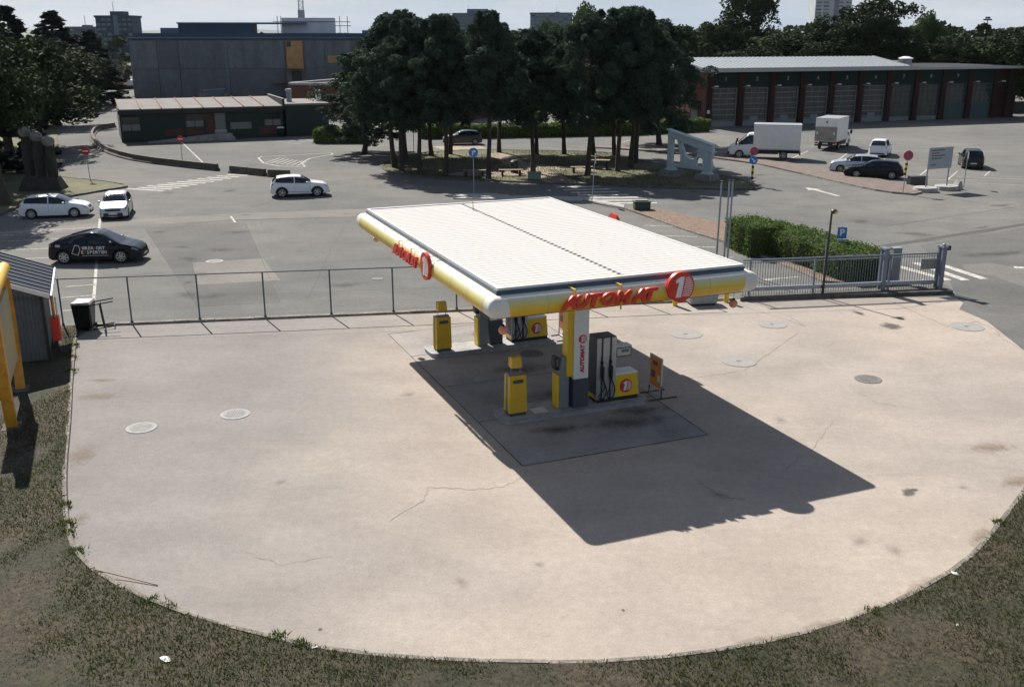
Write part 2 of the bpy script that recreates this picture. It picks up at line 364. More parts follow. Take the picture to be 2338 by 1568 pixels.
def paint(name, col, metal=.0, rough=.32): return mat(name, col, rough, metal, coat=.45, spec=.4)
M['pwhite'] = paint('white_car_paint', (.66, .68, .70)); M['psilver'] = paint('silver_car_paint', (.48, .50, .53), .55, .35)
M['pblack'] = mat('black_car_paint', (.006, .007, .009), .22, spec=.22, coat=.12); M['pgrey'] = paint('dark_grey_car_paint', (.05, .052, .056), .4)
M['pgreen'] = mat('dark_green_car_paint', (.010, .014, .013), .25, spec=.25, coat=.12)
M['carglass'] = mat('car_glass', (.008, .012, .018), .04, spec=.5)
M['rim'] = mat('alloy_rim', (.42, .43, .44), .35, .8)
M['tyre'] = mat('tyre_rubber', (.014, .014, .015), .85)
M['lamp'] = mat('headlamp_glass', (.22, .24, .27), .1, coat=.6)
M['taillamp'] = mat('tail_lamp_red', (.35, .02, .02), .25, coat=.5)
M['trim'] = mat('black_plastic_trim', (.02, .02, .021), .65)
M['plate'] = mat('number_plate', (.6, .6, .58), .5)
M['signblue'] = mat('sign_blue', (.02, .17, .48), .45); M['signred'] = mat('sign_red', (.5, .03, .04), .45); M['signgrey'] = mat('sign_grey', (.30, .33, .35), .5, var=.06, scale=2)
M['signpurple'] = mat('faded_sign_blue_red', (.16, .07, .16), .5)

_dm = {}
def decal_mat(name, col, soft=.5, nscale=3.0, amount=.8):
    """paint-thin stain with a ragged, fading outline of its own"""
    m = bpy.data.materials.new(name); m.use_nodes = True; t = m.node_tree; b = t.nodes['Principled BSDF']; lk = t.links.new
    b.inputs['Base Color'].default_value = (*col, 1); b.inputs['Roughness'].default_value = .85; b.inputs['Specular IOR Level'].default_value = .2
    g = N(t, 'ShaderNodeTexCoord'); v = N(t, 'ShaderNodeVectorMath', operation='SUBTRACT'); v.inputs[1].default_value = (.5, .5, 0); lk(g.outputs['Generated'], v.inputs[0])
    sx = N(t, 'ShaderNodeSeparateXYZ'); lk(v.outputs[0], sx.inputs[0]); cx = N(t, 'ShaderNodeCombineXYZ'); lk(sx.outputs['X'], cx.inputs['X']); lk(sx.outputs['Y'], cx.inputs['Y'])
    ln = N(t, 'ShaderNodeVectorMath', operation='LENGTH'); lk(cx.outputs[0], ln.inputs[0])
    n = N(t, 'ShaderNodeTexNoise'); n.inputs['Scale'].default_value = nscale; n.inputs['Detail'].default_value = 8; n.inputs['Roughness'].default_value = .72; lk(g.outputs['Object'], n.inputs['Vector'])
    a = N(t, 'ShaderNodeMath', operation='MULTIPLY_ADD'); a.inputs[1].default_value = 1.5; a.inputs[2].default_value = -.75; lk(n.outputs['Fac'], a.inputs[0])
    s_ = N(t, 'ShaderNodeMath', operation='ADD'); lk(a.outputs[0], s_.inputs[0]); m2 = N(t, 'ShaderNodeMath', operation='MULTIPLY'); m2.inputs[1].default_value = -2.0; lk(ln.outputs['Value'], m2.inputs[0]); lk(m2.outputs[0], s_.inputs[1])
    r = N(t, 'ShaderNodeMapRange', interpolation_type='SMOOTHSTEP'); r.inputs['From Min'].default_value = -.72; r.inputs['From Max'].default_value = -.72 + soft; r.inputs['To Max'].default_value = amount; lk(s_.outputs[0], r.inputs['Value'])
    lk(r.outputs['Result'], b.inputs['Alpha']); return m
_dz = [0]
def decal(nm, c, rx, ry, rz, m, parent, z):
    """flat stain; every one at its own tiny height so that none are coplanar"""
    _dz[0] += 1
    return link(nm, MB().add([(-rx, -ry, 0), (rx, -ry, 0), (rx, ry, 0), (-rx, ry, 0)], [(0, 1, 2, 3)]).mesh(nm, m, recalc=False), parent, (c[0], c[1], z + _dz[0]*.00012), rz)
# ================================================================ GROUND
def sheet(pts, z): return MB().poly([(p[0], p[1]) for p in pts], z)
def spline(pts, step):
    pts = [Vector((p[0], p[1])) for p in pts]; out = []
    for i in range(len(pts) - 1):
        p0 = pts[max(i-1, 0)]; p1 = pts[i]; p2 = pts[i+1]; p3 = pts[min(i+2, len(pts)-1)]
        for k in range(12):
            t = k / 12
            out.append(.5*((2*p1) + (p2-p0)*t + (2*p0-5*p1+4*p2-p3)*t*t + (3*p1-p0-3*p2+p3)*t**3))
    out.append(pts[-1])
    res = [out[0]]; acc = 0
    for a, b in zip(out, out[1:]):
        d = (b - a).length
        while acc + d >= step:
            f = (step - acc) / d; a = a.lerp(b, f); res.append(a.copy()); d = (b - a).length; acc = 0
        acc += d
    res.append(out[-1]); return res
_kerbmesh = {}
def kerb_run(parent, pts, step=1.0, wd=.13, h=.12, m='kerb', nm='kerb_stone', jit=.01):
    key = (step, wd, h, m)
    if key not in _kerbmesh:
        b = MB(); b.frus(-step/2+.008, step/2-.008, -wd/2, wd/2, 0, -step/2+.012, step/2-.012, -wd/2+.02, wd/2-.02, h); _kerbmesh[key] = b.mesh(nm, M[m])
    q = spline(pts, step)
    for a, b in zip(q, q[1:]):
        c = (a + b) / 2; L = (b - a).length
        if L < step * .3: continue
        o = link(nm, _kerbmesh[key], parent, (c.x, c.y, random.uniform(-jit, jit) - .002), along(a, b)); o.scale = (L / step, 1, 1)
def strip(mb, a, b, wd, z):
    a = Vector((a[0], a[1])); b = Vector((b[0], b[1])); d = (b - a).normalized(); n = Vector((-d.y, d.x)) * wd / 2
    mb.add([(*(a - n), z), (*(b - n), z), (*(b + n), z), (*(a + n), z)], [(0, 1, 2, 3)])

terrain = MB(); terrain.add([(-9000, -200, -.06), (9000, -200, -.06), (9000, 9000, -.06), (-9000, 9000, -.06)], [(0, 1, 2, 3)])
struct('ground', terrain, M['terrain'])
lot = struct('asphalt_lot', MB().add([(-150, 15, 0), (190, 15, 0), (190, 240, 0), (-150, 240, 0)], [(0, 1, 2, 3)]), M['lot'])
# forecourt edge (kerb line), left side round to the right
edge_px = [(172, 775), (163, 870), (158, 960), (148, 1080), (152, 1190), (172, 1265), (220, 1312), (300, 1357), (400, 1400), (500, 1432), (620, 1463), (760, 1490), (900, 1506), (1060, 1515), (1200, 1520), (1400, 1517), (1550, 1505), (1700, 1482), (1800, 1462), (1900, 1435), (2000, 1400), (2100, 1352), (2160, 1318), (2220, 1272), (2270, 1215), (2310, 1163), (2345, 1115)]
edge = [at(*p) for p in edge_px]
edge += [Vector((13.6, 23.6, 0)), Vector((16.2, 27.0, 0)), Vector((19.5, 29.2, 0)), Vector((25, 31, 0)), Vector((40, 33.5, 0))]
edge_s = spline(edge, .5)
FB = lambda x: 36.36 + (x + 15.6) * .1565         # fence line
top_right = [at(2180, 678), at(2230, 715), at(2338, 800)]
fc_poly = [(p.x, p.y) for p in edge_s] + [(40, 34.5), (24, 33.5)] + [(p.x, p.y) for p in top_right[::-1]] + [(9.43, FB(9.43)), (-15.8, FB(-15.8))]
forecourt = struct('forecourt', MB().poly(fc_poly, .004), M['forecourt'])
# foreground lawn outside the kerb, gently crowned bank
lawn_poly = [(p.x, p.y) for p in edge_s] + [(60, 33), (60, 6), (-45, 6), (-45, 36.5), (-16.2, 36.2)]
lawn = struct('lawn_bank', MB().poly(lawn_poly, .09), M['soil'])
kerb = struct('kerb', MB().box(-15.75, -15.65, 35.6, 36.0, -.02, .1), M['kerb'])
kerb_run(kerb, edge, 1.0, .14, .10)
fk = struct('fence_kerb', MB().box(-17.6, -17.4, FB(-17.5)-.06, FB(-17.5)+.06, -.02, .12), M['kerb'])
kerb_run(fk, [(-17.4, FB(-17.4)), (-5, FB(-5)), (9.3, FB(9.3))], 1.5, .24, .09)
gk = struct('gate_kerb', MB().poly([(at(1690, 688).x, at(1690, 688).y), (at(2175, 672).x, at(2175, 672).y), (at(2165, 662).x, at(2165, 662).y + .3), (at(1690, 680).x, at(1690, 680).y)], -.02, .16), M['kerbdark'])

# apron slab under the canopy, joints and cracks
CAN_O = Vector((1.86, 27.56, 0)); CAN_A = R(22.3)
ca, sa = math.cos(CAN_A), math.sin(CAN_A)
def cl(r, f, z=0.0): return Vector((CAN_O.x + r*ca - f*sa, CAN_O.y + r*sa + f*ca, z))
apron = struct('concrete_apron', sheet([cl(-3.05, -3.25), cl(2.5, -3.25), cl(2.9, 9.5), cl(-3.05, 9.5)], .009), M['slab'])
jm = MB()
def jag(mb, pts, wd, z, amp, n=14):
    q = []
    for a, b in zip(pts, pts[1:]):
        a = Vector((a[0], a[1])); b = Vector((b[0], b[1])); d = (b-a); nn = Vector((-d.y, d.x)).normalized()
        for k in range(n): q.append(a + d*(k/n) + nn*random.uniform(-amp, amp)*(k > 0))
    q.append(Vector((pts[-1][0], pts[-1][1])))
    rows = []
    for i, p in enumerate(q):
        d = (q[min(i+1, len(q)-1)] - q[max(i-1, 0)]).normalized(); nn = Vector((-d.y, d.x)) * wd/2 * random.uniform(.5, 1.4)
        rows.append([(*(p-nn), z), (*(p+nn), z)])
    mb.grid(rows)
for a, b in (((-3.05, -3.25), (2.5, -3.25)), ((-3.05, -3.25), (-3.05, 9.5)), ((2.5, -3.25), (2.9, 9.5)), ((-3.05, .02), (-2.4, .02)), ((2.2, .02), (2.6, .02)), ((-3.05, 3.2), (2.7, 3.2)), ((-3.05, 6.6), (-2.4, 6.6)), ((-3.05, 9.5), (2.9, 9.5))):
    jag(jm, [cl(*a), cl(*b)], .03, .014, .006)
o = part('slab_joint', jm, M['joint'], apron); o['kind'] = 'stuff'
cm_ = MB()
G2 = lambda l: [at(*p) for p in l]
for pts, wd in (([(1190, 1090), (1150, 1112), (1075, 1118), (980, 1112), (965, 1145), (890, 1190)], .02), ([(1480, 880), (1700, 845), (1820, 760)], .018), ([(1590, 1095), (1640, 1130), (1700, 1140)], .03), ([(1560, 720), (2050, 705), (2150, 690)], .03), ([(1800, 720), (1840, 748)], .04), ([(960, 755), (700, 765), (450, 770), (250, 780)], .02), ([(1700, 700), (1840, 745)], .03),
                ([(2040, 690), (2160, 745), (2230, 735), (2270, 750), (2290, 775), (2338, 800)], .05), ([(1780, 1080), (1860, 1020), (1900, 960)], .015), ([(1940, 880), (2000, 920), (2080, 930)], .014), ([(560, 1260), (640, 1290), (760, 1270)], .012)):
    jag(cm_, G2(pts), wd*.75, .010, .045, 9)
o = part('crack', cm_, M['jointlight'], forecourt); o['kind'] = 'stuff'
# oil stains and repairs with their own outline
def blob(c, rx, ry, rz, z, n=26, amp=.18):
    ph = [random.uniform(0, 6.28) for _ in range(4)]
    pts = []
    for i in range(n):
        t = 2*math.pi*i/n; k = 1 + amp*(math.sin(2*t+ph[0])*.5 + math.sin(3*t+ph[1])*.4 + math.sin(5*t+ph[2])*.35)
        x, y = rx*k*math.cos(t), ry*k*math.sin(t)
        pts.append((c[0] + x*math.cos(rz) - y*math.sin(rz), c[1] + x*math.sin(rz) + y*math.cos(rz)))
    return MB().poly(pts, z)
M['stain'] = decal_mat('oil_stain', (.10, .09, .08), .5, 3, .75); M['stain2'] = decal_mat('faint_stain', (.17, .15, .13), 1.0, 2.5, .38)
M['silt'] = decal_mat('dry_silt', (.21, .16, .11), 1.0, 4.5, .65); M['wet'] = decal_mat('old_oil_film', (.075, .07, .065), .9, 1.6, .6)
M['paletrack'] = decal_mat('pale_wear', (.42, .38, .35), 1.1, .6, .35); M['greywear'] = decal_mat('grey_wear', (.185, .178, .17), 1.4, .4, .62)
for x, y, rx, ry, m_ in ((1960, 1236, .5, .4, 'stain2'), (2042, 1258, .5, .36, 'stain2'), (2072, 1124, .4, .25, 'stain'), (2085, 1118, .2, .15, 'stain'), (2196, 1113, .25, .25, 'stain2'), (2035, 745, .7, .65, 'stain'), (1422, 1393, .08, .06, 'stain'), (730, 1437, .08, .08, 'stain'), (1640, 1132, .6, .4, 'stain2'), (1960, 715, .6, .25, 'stain'), (2050, 725, .5, .2, 'stain'), (1230, 1290, .3, .2, 'stain2'), (640, 1100, .35, .25, 'stain2'), (1780, 960, .6, .35, 'stain2'), (930, 900, .5, .4, 'stain2'), (1050, 1330, .5, .3, 'stain2')):
    decal('oil_stain', at(x, y), rx, ry, random.uniform(0, 3), M[m_], forecourt, .0115)
for r_, f_, rx, ry in ((.9, -1.6, 2.2, 1.0), (-.2, 3.9, 1.7, 1.0), (.4, 1.2, 2.4, 1.0), (1.6, -.9, 1.6, .7), (-1.2, -1.3, 1.5, .6), (.6, 8.2, 2.2, .9)):
    decal('oil_stain', cl(r_, f_), rx, ry, CAN_A, M['wet'], apron, .0145)
for x, y, rx, ry, rz in ((228, 905, 1.3, .6, .1), (186, 1040, .7, 1.5, .1), (235, 868, .9, .3, .1), (2262, 1022, 1.3, .7, .3), (2320, 1100, 1.0, .5, .6), (2120, 1335, 1.5, .4, .6), (1900, 1427, 1.3, .35, .3), (2010, 1390, 1.2, .35, .4), (2240, 1225, 1.1, .35, .9), (1760, 1462, 1.2, .3, .2), (172, 1190, .45, .8, -.2), (270, 1335, 1.1, .3, -.5)):
    decal('silt_patch', at(x, y), rx, ry, rz, M['silt'], forecourt, .0118)
# lot details: repairs, bands, paths
def lotpoly(nm, px, m, z=.005, par=lot): return part(nm, sheet([at(*p) for p in px], z), M[m], par)
lotpoly('resurfaced_strip', [(-60, 552), (0, 545), (230, 520), (530, 502), (820, 495), (1000, 480), (1000, 462), (820, 478), (540, 487), (330, 500), (235, 508), (0, 528), (-60, 533)], 'patch_light')
lotpoly('asphalt_patch', [(330, 520), (560, 508), (640, 690), (450, 700)], 'patch', .0045)
lotpoly('asphalt_patch', [(440, 600), (600, 590), (640, 640), (450, 650)], 'patch_light', .0055)
lotpoly('asphalt_patch', [(2160, 590), (2338, 575), (2338, 550), (2250, 556), (2160, 572)], 'patch')
lotpoly('asphalt_patch', [(2010, 560), (2338, 510), (2338, 515), (2020, 565)], 'joint', .0052)
lotpoly('asphalt_patch', [(2100, 560), (2338, 520), (2500, 540), (2500, 900), (2338, 800), (2235, 712), (2180, 670), (2160, 620)], 'patch', .0042)
lotpoly('asphalt_patch', [(2195, 605), (2260, 600), (2338, 615), (2400, 650), (2338, 655), (2270, 632), (2205, 618)], 'lot', .0062)
lotpoly('asphalt_patch', [(2200, 690), (2338, 740), (2420, 800), (2338, 770), (2190, 706)], 'lot', .0062)
lotpoly('paved_walk', [(985, 335), (1090, 330), (1140, 352), (1060, 356)], 'dirt', .006)
island_px = [(870, 380), (900, 366), (960, 352), (1040, 346), (1120, 344), (1200, 346), (1300, 347), (1400, 353), (1470, 370), (1560, 388), (1640, 402), (1700, 415), (1732, 428), (1722, 434), (1650, 434), (1500, 430), (1400, 426), (1300, 422), (1200, 418), (1100, 413), (1000, 408), (930, 402), (885, 393)]
ip = spline([at(*p) for p in island_px] + [at(870, 380)], .8)
island = struct('grass_island', MB().poly([(p.x, p.y) for p in ip[:-1]], -.02, .10), M['lawn'])
kerb_run(island, [at(*p) for p in island_px] + [at(870, 380)], 1.2, .16, .13, 'kerbdark')
part('dirt_path', sheet([at(x, y, .1) for x, y in [(1110, 350), (1150, 350), (1215, 375), (1300, 408), (1345, 421), (1250, 417), (1215, 405), (1150, 372)]], .106), M['dirt'], island)
part('bare_earth', blob(at(1130, 396, .1), 3.6, 1.8, .1, .108, amp=.3), M['dirt'], island)
part('bare_earth', blob(at(1330, 385, .1), 3.0, 1.5, .1, .108, amp=.3), M['dirt'], island)
div_px = [(1352, 338), (1480, 346), (1600, 358), (1730, 376), (1890, 412), (2000, 436), (2085, 446), (2105, 440), (2100, 430), (1960, 402), (1850, 382), (1730, 362), (1600, 349), (1480, 339), (1352, 334)]
divider = struct('paved_divider', MB().poly([(at(*p).x, at(*p).y) for p in div_px], -.02, .11), M['redpave'])
kerb_run(divider, [at(*p) for p in div_px[:8]], 1.4, .16, .13, 'kerb')
bed_px = [(1425, 478), (1470, 473), (1560, 492), (1640, 512), (1690, 500), (2010, 575), (2015, 655), (1880, 645), (1735, 585), (1665, 558), (1560, 525)]
bed = struct('planting_bed', MB().poly([(at(*p).x, at(*p).y) for p in bed_px], -.02, .09), M['mulch'])
kerb_run(bed, [at(*p) for p in ((1330, 460), (1425, 478), (1560, 525), (1665, 558), (1735, 585), (1880, 645))], 1.2, .14, .11, 'kerb')
walk = struct('pavement', MB().poly([(at(*p).x, at(*p).y) for p in ((1035, 455), (1200, 458), (1330, 460), (1425, 478), (1425, 470), (1330, 452), (1200, 449), (1060, 452))], -.02, .08), M['concrete'])
ti = blob(at(1096, 449), 2.0, .7, .02, .0); tim = struct('traffic_island', MB().poly([(v[0], v[1]) for v in ti.v], -.02, .12), M['concrete'])
verge_px = [(292, 427), (230, 438), (150, 452), (60, 468), (0, 492), (-150, 560), (-500, 520), (-500, 262), (60, 262), (128, 264), (132, 330), (135, 398), (180, 410), (240, 417)]
verge = struct('grass_verge', MB().poly([(at(*p).x, at(*p).y) for p in verge_px], -.02, .10), M['lawn'])
kerb_run(verge, [at(*p) for p in ((132, 330), (135, 398), (180, 410), (240, 417), (292, 427), (230, 438), (150, 452), (60, 468), (0, 492), (-60, 520))], 1.3, .16, .13, 'kerbdark')

# tar seams, tyre marks and drips in the grey lot
sm_ = MB()
for pts, wd in (([(330, 520), (450, 700)], .05), ([(560, 508), (640, 690)], .05), ([(0, 545), (530, 503), (830, 495)], .04), ([(540, 487), (700, 430), (780, 412)], .04), ([(600, 470), (900, 415), (1180, 455)], .03), ([(700, 690), (760, 560), (800, 500)], .03), ([(1750, 500), (2000, 520), (2338, 470)], .05), ([(1560, 460), (1800, 475), (2100, 455), (2338, 440)], .04), ([(300, 330), (560, 350), (900, 345)], .04), ([(1450, 330), (1800, 395), (2338, 480)], .03), ([(2010, 560), (2180, 545), (2338, 512)], .09), ([(120, 640), (560, 610), (900, 590)], .025), ([(2050, 330), (2338, 350)], .04)):
    jag(sm_, G2(pts), wd*.7, .0072, .015, 4)
o = part('tar_seam', sm_, M['joint'], lot); o['kind'] = 'stuff'
M['lotstain'] = decal_mat('dark_asphalt_stain', (.055, .053, .05), 1.0, 1.4, .5); M['lotpale'] = decal_mat('pale_asphalt_wear', (.21, .20, .185), 1.3, .5, .5)
rs_ = random.Random(4)
for k in range(14):
    x, y = rs_.uniform(250, 830), rs_.uniform(410, 700); decal('asphalt_stain', at(x, y), rs_.uniform(.5, 1.8), rs_.uniform(.4, 1.0), rs_.uniform(0, 3), M['lotstain'], lot, .0078)
for k in range(12):
    x, y = rs_.uniform(1550, 2330), rs_.uniform(320, 560); decal('asphalt_stain', at(x, y), rs_.uniform(.6, 2.2), rs_.uniform(.4, 1.2), rs_.uniform(0, 3), M['lotstain'], lot, .0078)
for x, y, rx, ry in ((560, 455, 7, 3), (760, 560, 4, 4), (1950, 500, 8, 3), (2150, 360, 12, 5), (560, 350, 12, 5)): decal('asphalt_wear', at(x, y), rx, ry, rs_.uniform(-.3, .3), M['lotpale'], lot, .0062)
decal('asphalt_stain', at(505, 570), 1.6, .9, .1, M['lotstain'], lot, .0078); decal('asphalt_stain', at(2275, 580), 4.0, 1.0, .35, M['lotstain'], lot, .0078)

# painted markings
def stripe(nm, a, b, wd, par=lot, z=.0085):
    mb = MB(); strip(mb, a, b, wd, z); return part(nm, mb, M['whiteline'], par)
for i in range(11):                                   # crossing on the left
    t = i / 10
    x0, y0 = 292 + t*225, 431 - t*32
    stripe('crossing_stripe', at(x0 - 2 + t*4, y0), at(x0 + 62 - t*34 + 20, y0 + 5 - t*3.0), .42)
for i in range(7):                                    # crossing beside the grass island
    t = i / 6
    stripe('crossing_stripe', at(1270 + t*100, 428 + t*36), at(1370 + t*130, 425.5 + t*38), .45)
for a, b in (((2050, 608), (2165, 640)), ((2090, 600), (2205, 640)), ((2140, 602), (2248, 637)), ((2315, 610), (2345, 612))): stripe('crossing_stripe', at(*a), at(*b), .42)
stripe('parking_line', at(213, 700), at(228, 500), .13); stripe('parking_line', at(527, 494), at(537, 508), .12)
for y0, y1 in ((532, 519), (552, 541), (572, 563), (593, 585)): stripe('parking_line', at(0, y0), at(222, y1), .10)
for y0, y1, x0 in ((680, 674, 140), (710, 705, 140), (742, 738, 140), (655, 650, 150)): stripe('parking_line', at(x0, y0), at(216, y1), .10)
for y in (515, 538, 562, 585, 611, 637): stripe('parking_line', at(1470 + (y-515)*1.35, y), at(1552 + (y-515)*1.75, y + 3), .11)
stripe('parking_line', at(1730, 640), at(1825, 632), .11); stripe('lane_line', at(415, 325), at(470, 378), .14)
for a, b in (((640, 318), (700, 325)), ((655, 313), (715, 321)), ((668, 309), (725, 316)), ((625, 323), (690, 330))): stripe('parking_line', at(*a), at(*b), .10)
tri = [(590, 361), (598, 358), (757, 350), (760, 353), (735, 357), (708, 362), (688, 372), (697, 381), (640, 380), (602, 373), (590, 361)]
for a, b in zip(tri, tri[1:]): stripe('hatch_outline', at(*a), at(*b), .16)
for k in range(7): stripe('hatch_line', at(606 + k*12, 372 + k*1.1), at(640 + k*10, 360.5 + k*1.4), .12)
stripe('lane_line', at(830, 356), at(890, 351), .16); stripe('lane_line', at(1192, 343), at(1240, 344), .16); stripe('lane_line', at(1240, 344), at(1310, 347), .16); stripe('lane_line', at(1400, 331), at(1440, 320), .14)
ar = MB()                                              # direction arrow
a0, a1 = at(1915, 448), at(1862, 434); d_ = (a1 - a0).normalized(); nn = Vector((-d_.y, d_.x, 0)); tip = at(1838, 428)
ar.add([(*(p.xy), .0085) for p in (a0 - nn*.14, a1 - nn*.16, a1 - nn*.55, tip, a1 + nn*.55, a1 + nn*.16, a0 + nn*.14)], [(0, 1, 5, 6), (2, 3, 4), (1, 2, 4), (1, 4, 5)])
part('direction_arrow', ar, M['whiteline'], lot)
for a, b in (((1795, 368), (1845, 345)), ((1905, 372), (1935, 350)), ((1985, 385), (2022, 362)), ((2098, 403), (2120, 385)), ((2165, 410), (2185, 392)), ((2248, 402), (2262, 390)), ((2102, 435), (2108, 425)), ((2175, 428), (2182, 418))): stripe('parking_line', at(*a), at(*b), .11)
for a, b in (((2020, 420), (2105, 424)), ((2060, 410), (2250, 412)), ((2185, 404), (2338, 410)), ((2230, 418), (2338, 424)), ((2030, 436), (2110, 438))): stripe('parking_line', at(*a), at(*b), .10)
for k in range(9): stripe('parking_line', at(1935 + k*9, 330 + k*4.6 - 22), at(2150 + k*22, 345 + k*3.2 - 22), .09)
# ================================================================ PETROL STATION CANOPY
def lerp_(a, b, t): return a + (b - a)*t
def frame_map(kind):
    return {'front': lambda x, y, t: (x, -t, y), 'left': lambda x, y, t: (-t, -x, y), 'right': lambda x, y, t: (t, x, y)}[kind]
can = thing('filling_station_canopy', 'yellow and white filling station canopy with a flat white ribbed roof on two columns', 'canopy', CAN_O, CAN_A)
RX0, RX1, FY0, FY1, ZR = -3.48, 3.56, -2.72, 9.88, 4.58
midx = .03
pw = .2625; npan = int((FY1 - FY0) / pw)
def panel_mesh(L):
    b = MB(); z0 = 0
    prof = [(0, 0), (.19, 0), (.205, .007), (.245, .007), (.2625, 0)]
    b.poly([(-.0, -.012)] + prof + [(.2625, -.012)], 0, L, lambda x, y, t: (t, x, y)); return b.mesh('roof_panel', M['roofsheet'])
pl_, pr_ = panel_mesh(midx - .06 - RX0), panel_mesh(RX1 - midx - .06)
for i in range(npan):
    link('roof_panel', pl_, can, (RX0, FY0 + i*pw, ZR)); link('roof_panel', pr_, can, (midx + .06, FY0 + i*pw, ZR))
part('valley_gutter', MB().box(midx - .12, midx + .12, FY0 + .02, FY1 - .05, ZR - .16, ZR - .02), M['gutter'], can)
b = MB()
for i in range(npan): b.add([(midx - .058, FY0 + i*pw + .16, ZR + .002), (midx + .058, FY0 + i*pw + .16, ZR + .002), (midx + .058, FY0 + i*pw + .25, ZR + .002), (midx - .058, FY0 + i*pw + .25, ZR + .002), (midx, FY0 + i*pw + .2, ZR + .008)], [(0, 1, 4), (1, 2, 4), (2, 3, 4), (3, 0, 4)])
o = part('gutter_clip', b, M['roofsheet'], can); o['kind'] = 'stuff'
for x0, x1, y0, y1 in ((RX0 - .06, RX0, FY0 - .06, FY1 + .06), (RX1, RX1 + .06, FY0 - .06, FY1 + .06), (RX0, RX1, FY0 - .06, FY0), (RX0, RX1, FY1 - .03, FY1 + .06)):
    part('roof_edge_trim', MB().box(x0, x1, y0, y1, ZR - .03, ZR + .035), M['white'], can)
    part('flashing', MB().box(x0 - .03*(x0 < -3.5) if x1 - x0 < 1 else x0, x1 + .03*(x1 > 3.58) if x1 - x0 < 1 else x1, y0 - .03*(y1 < 0), y1 + .03*(y0 > 5), ZR - .15, ZR - .033), M['darkblue'], can)
def rrect(e, rad, n=7):
    """rounded rectangle path round the roof, expanded by e"""
    x0, x1, y0, y1 = RX0 - .08 - e, RX1 + .08 + e, FY0 - .08 - e, FY1 + .08 + e; P_ = []
    for cx, cy, a in ((x1 - rad, y0 + rad, -90), (x1 - rad, y1 - rad, 0), (x0 + rad, y1 - rad, 90), (x0 + rad, y0 + rad, 180)):
        for k in range(n + 1): t = R(a + 90*k/n); P_.append((cx + rad*math.cos(t), cy + rad*math.sin(t)))
    return P_
# bull-nosed fascia, painted white running into yellow
def fascia_mat():
    m = bpy.data.materials.new('white_to_yellow_fascia_print'); m.use_nodes = True; t = m.node_tree; p = t.nodes['Principled BSDF']; lk = t.links.new
    p.inputs['Roughness'].default_value = .35
    g = N(t, 'ShaderNodeTexCoord'); sx = N(t, 'ShaderNodeSeparateXYZ'); lk(g.outputs['Object'], sx.inputs[0])
    r = N(t, 'ShaderNodeMapRange'); r.inputs['From Min'].default_value = 3.9; r.inputs['From Max'].default_value = 4.43; lk(sx.outputs['Z'], r.inputs['Value'])
    rp = N(t, 'ShaderNodeValToRGB'); e = rp.color_ramp.elements
    e[0].position = 0; e[0].color = (.72, .40, .02, 1); e[1].position = .95; e[1].color = (.66, .63, .56, 1)
    q = e.new(.42); q.color = (.70, .47, .04, 1); q = e.new(.72); q.color = (.60, .55, .20, 1)
    lk(r.outputs['Result'], rp.inputs['Fac'])
    n = N(t, 'ShaderNodeTexNoise'); n.inputs['Scale'].default_value = 1.2; n.inputs['Detail'].default_value = 6; lk(g.outputs['Object'], n.inputs['Vector'])
    mr = N(t, 'ShaderNodeMapRange'); mr.inputs['To Min'].default_value = .86; mr.inputs['To Max'].default_value = 1.1; lk(n.outputs['Fac'], mr.inputs['Value'])
    mx = N(t, 'ShaderNodeMixRGB', blend_type='MULTIPLY'); mx.inputs[0].default_value = 1; lk(rp.outputs['Color'], mx.inputs[1]); lk(mr.outputs['Result'], mx.inputs[2])
    lk(mx.outputs['Color'], p.inputs['Base Color']); return m
M['fascia'] = fascia_mat()
prof = []
for k in range(11):
    t = R(90 - 18*k*1.0); prof.append((.10 + .22*math.cos(t), 4.165 + .275*math.sin(t)))
prof = [(0, 4.44)] + prof + [(.03, 3.888)]
def fascia_rows(off=0.0): return [[(x, y, z) for x, y in rrect(e + off, max(.04 + e*.25, .04))] for e, z in prof]
rows = fascia_rows()
npt = len(rows[0])
fb = MB(); fb.grid([r + [r[0]] for r in rows]); part('fascia', fb, M['offwhite'], can, smooth=50)
# printed panels sit just proud of the cream fascia on each side
for nm, ax, lo, hi, other in (('front', 0, RX0 + .07, RX1 - .02, FY0 - .08), ('left', 1, FY0 + .1, FY1 - .1, RX0 - .08), ('right', 1, FY0 + .1, FY1 - .1, RX1 + .08), ('back', 0, RX0 + .1, RX1 - .1, FY1 + .08)):
    rr = []
    sgn = -1 if nm in ('front', 'left') else 1
    for k, (e, z) in enumerate(prof[2:-2]):
        v = (k + .5) / (len(prof) - 4); ins = .13 * (1 - math.sqrt(max(0, 1 - (max(0, abs(v - .5) - .12) / .4)**2)))
        if nm == 'front': ins += .12 * v
        pts = []
        for i in range(13):
            u = lo + ins + (hi - lo - 2*ins) * i / 12; w_ = other + sgn*(e + .004)
            pts.append((u, w_, z) if ax == 0 else (w_, u, z))
        rr.append(pts)
    part('fascia_print', MB().grid(rr), M['fascia'], can, smooth=50)
for k_ in range(1, 10):
    y = lerp_(FY0, FY1, k_/10)
    for sg, xx in ((-1, RX0 - .08), (1, RX1 + .08)): part('fascia_seam', MB().grid([[(xx + sg*(e + .006), y - .006, z), (xx + sg*(e + .006), y + .006, z)] for e, z in prof[2:-1]]), M['soffit'], can)
for k_ in range(1, 6):
    x = lerp_(RX0, RX1, k_/6); part('fascia_seam', MB().grid([[(x - .006, FY0 - .08 - e - .006, z), (x + .006, FY0 - .08 - e - .006, z)] for e, z in prof[2:-1]]), M['soffit'], can)
part('drip_edge', MB().grid([[(x, y, z) for x, y in rrect(e, .12) + rrect(e, .12)[:1]] for e, z in ((.02, 3.886), (.05, 3.886), (.05, 3.85), (.02, 3.85))]), M['darkgrey'], can)
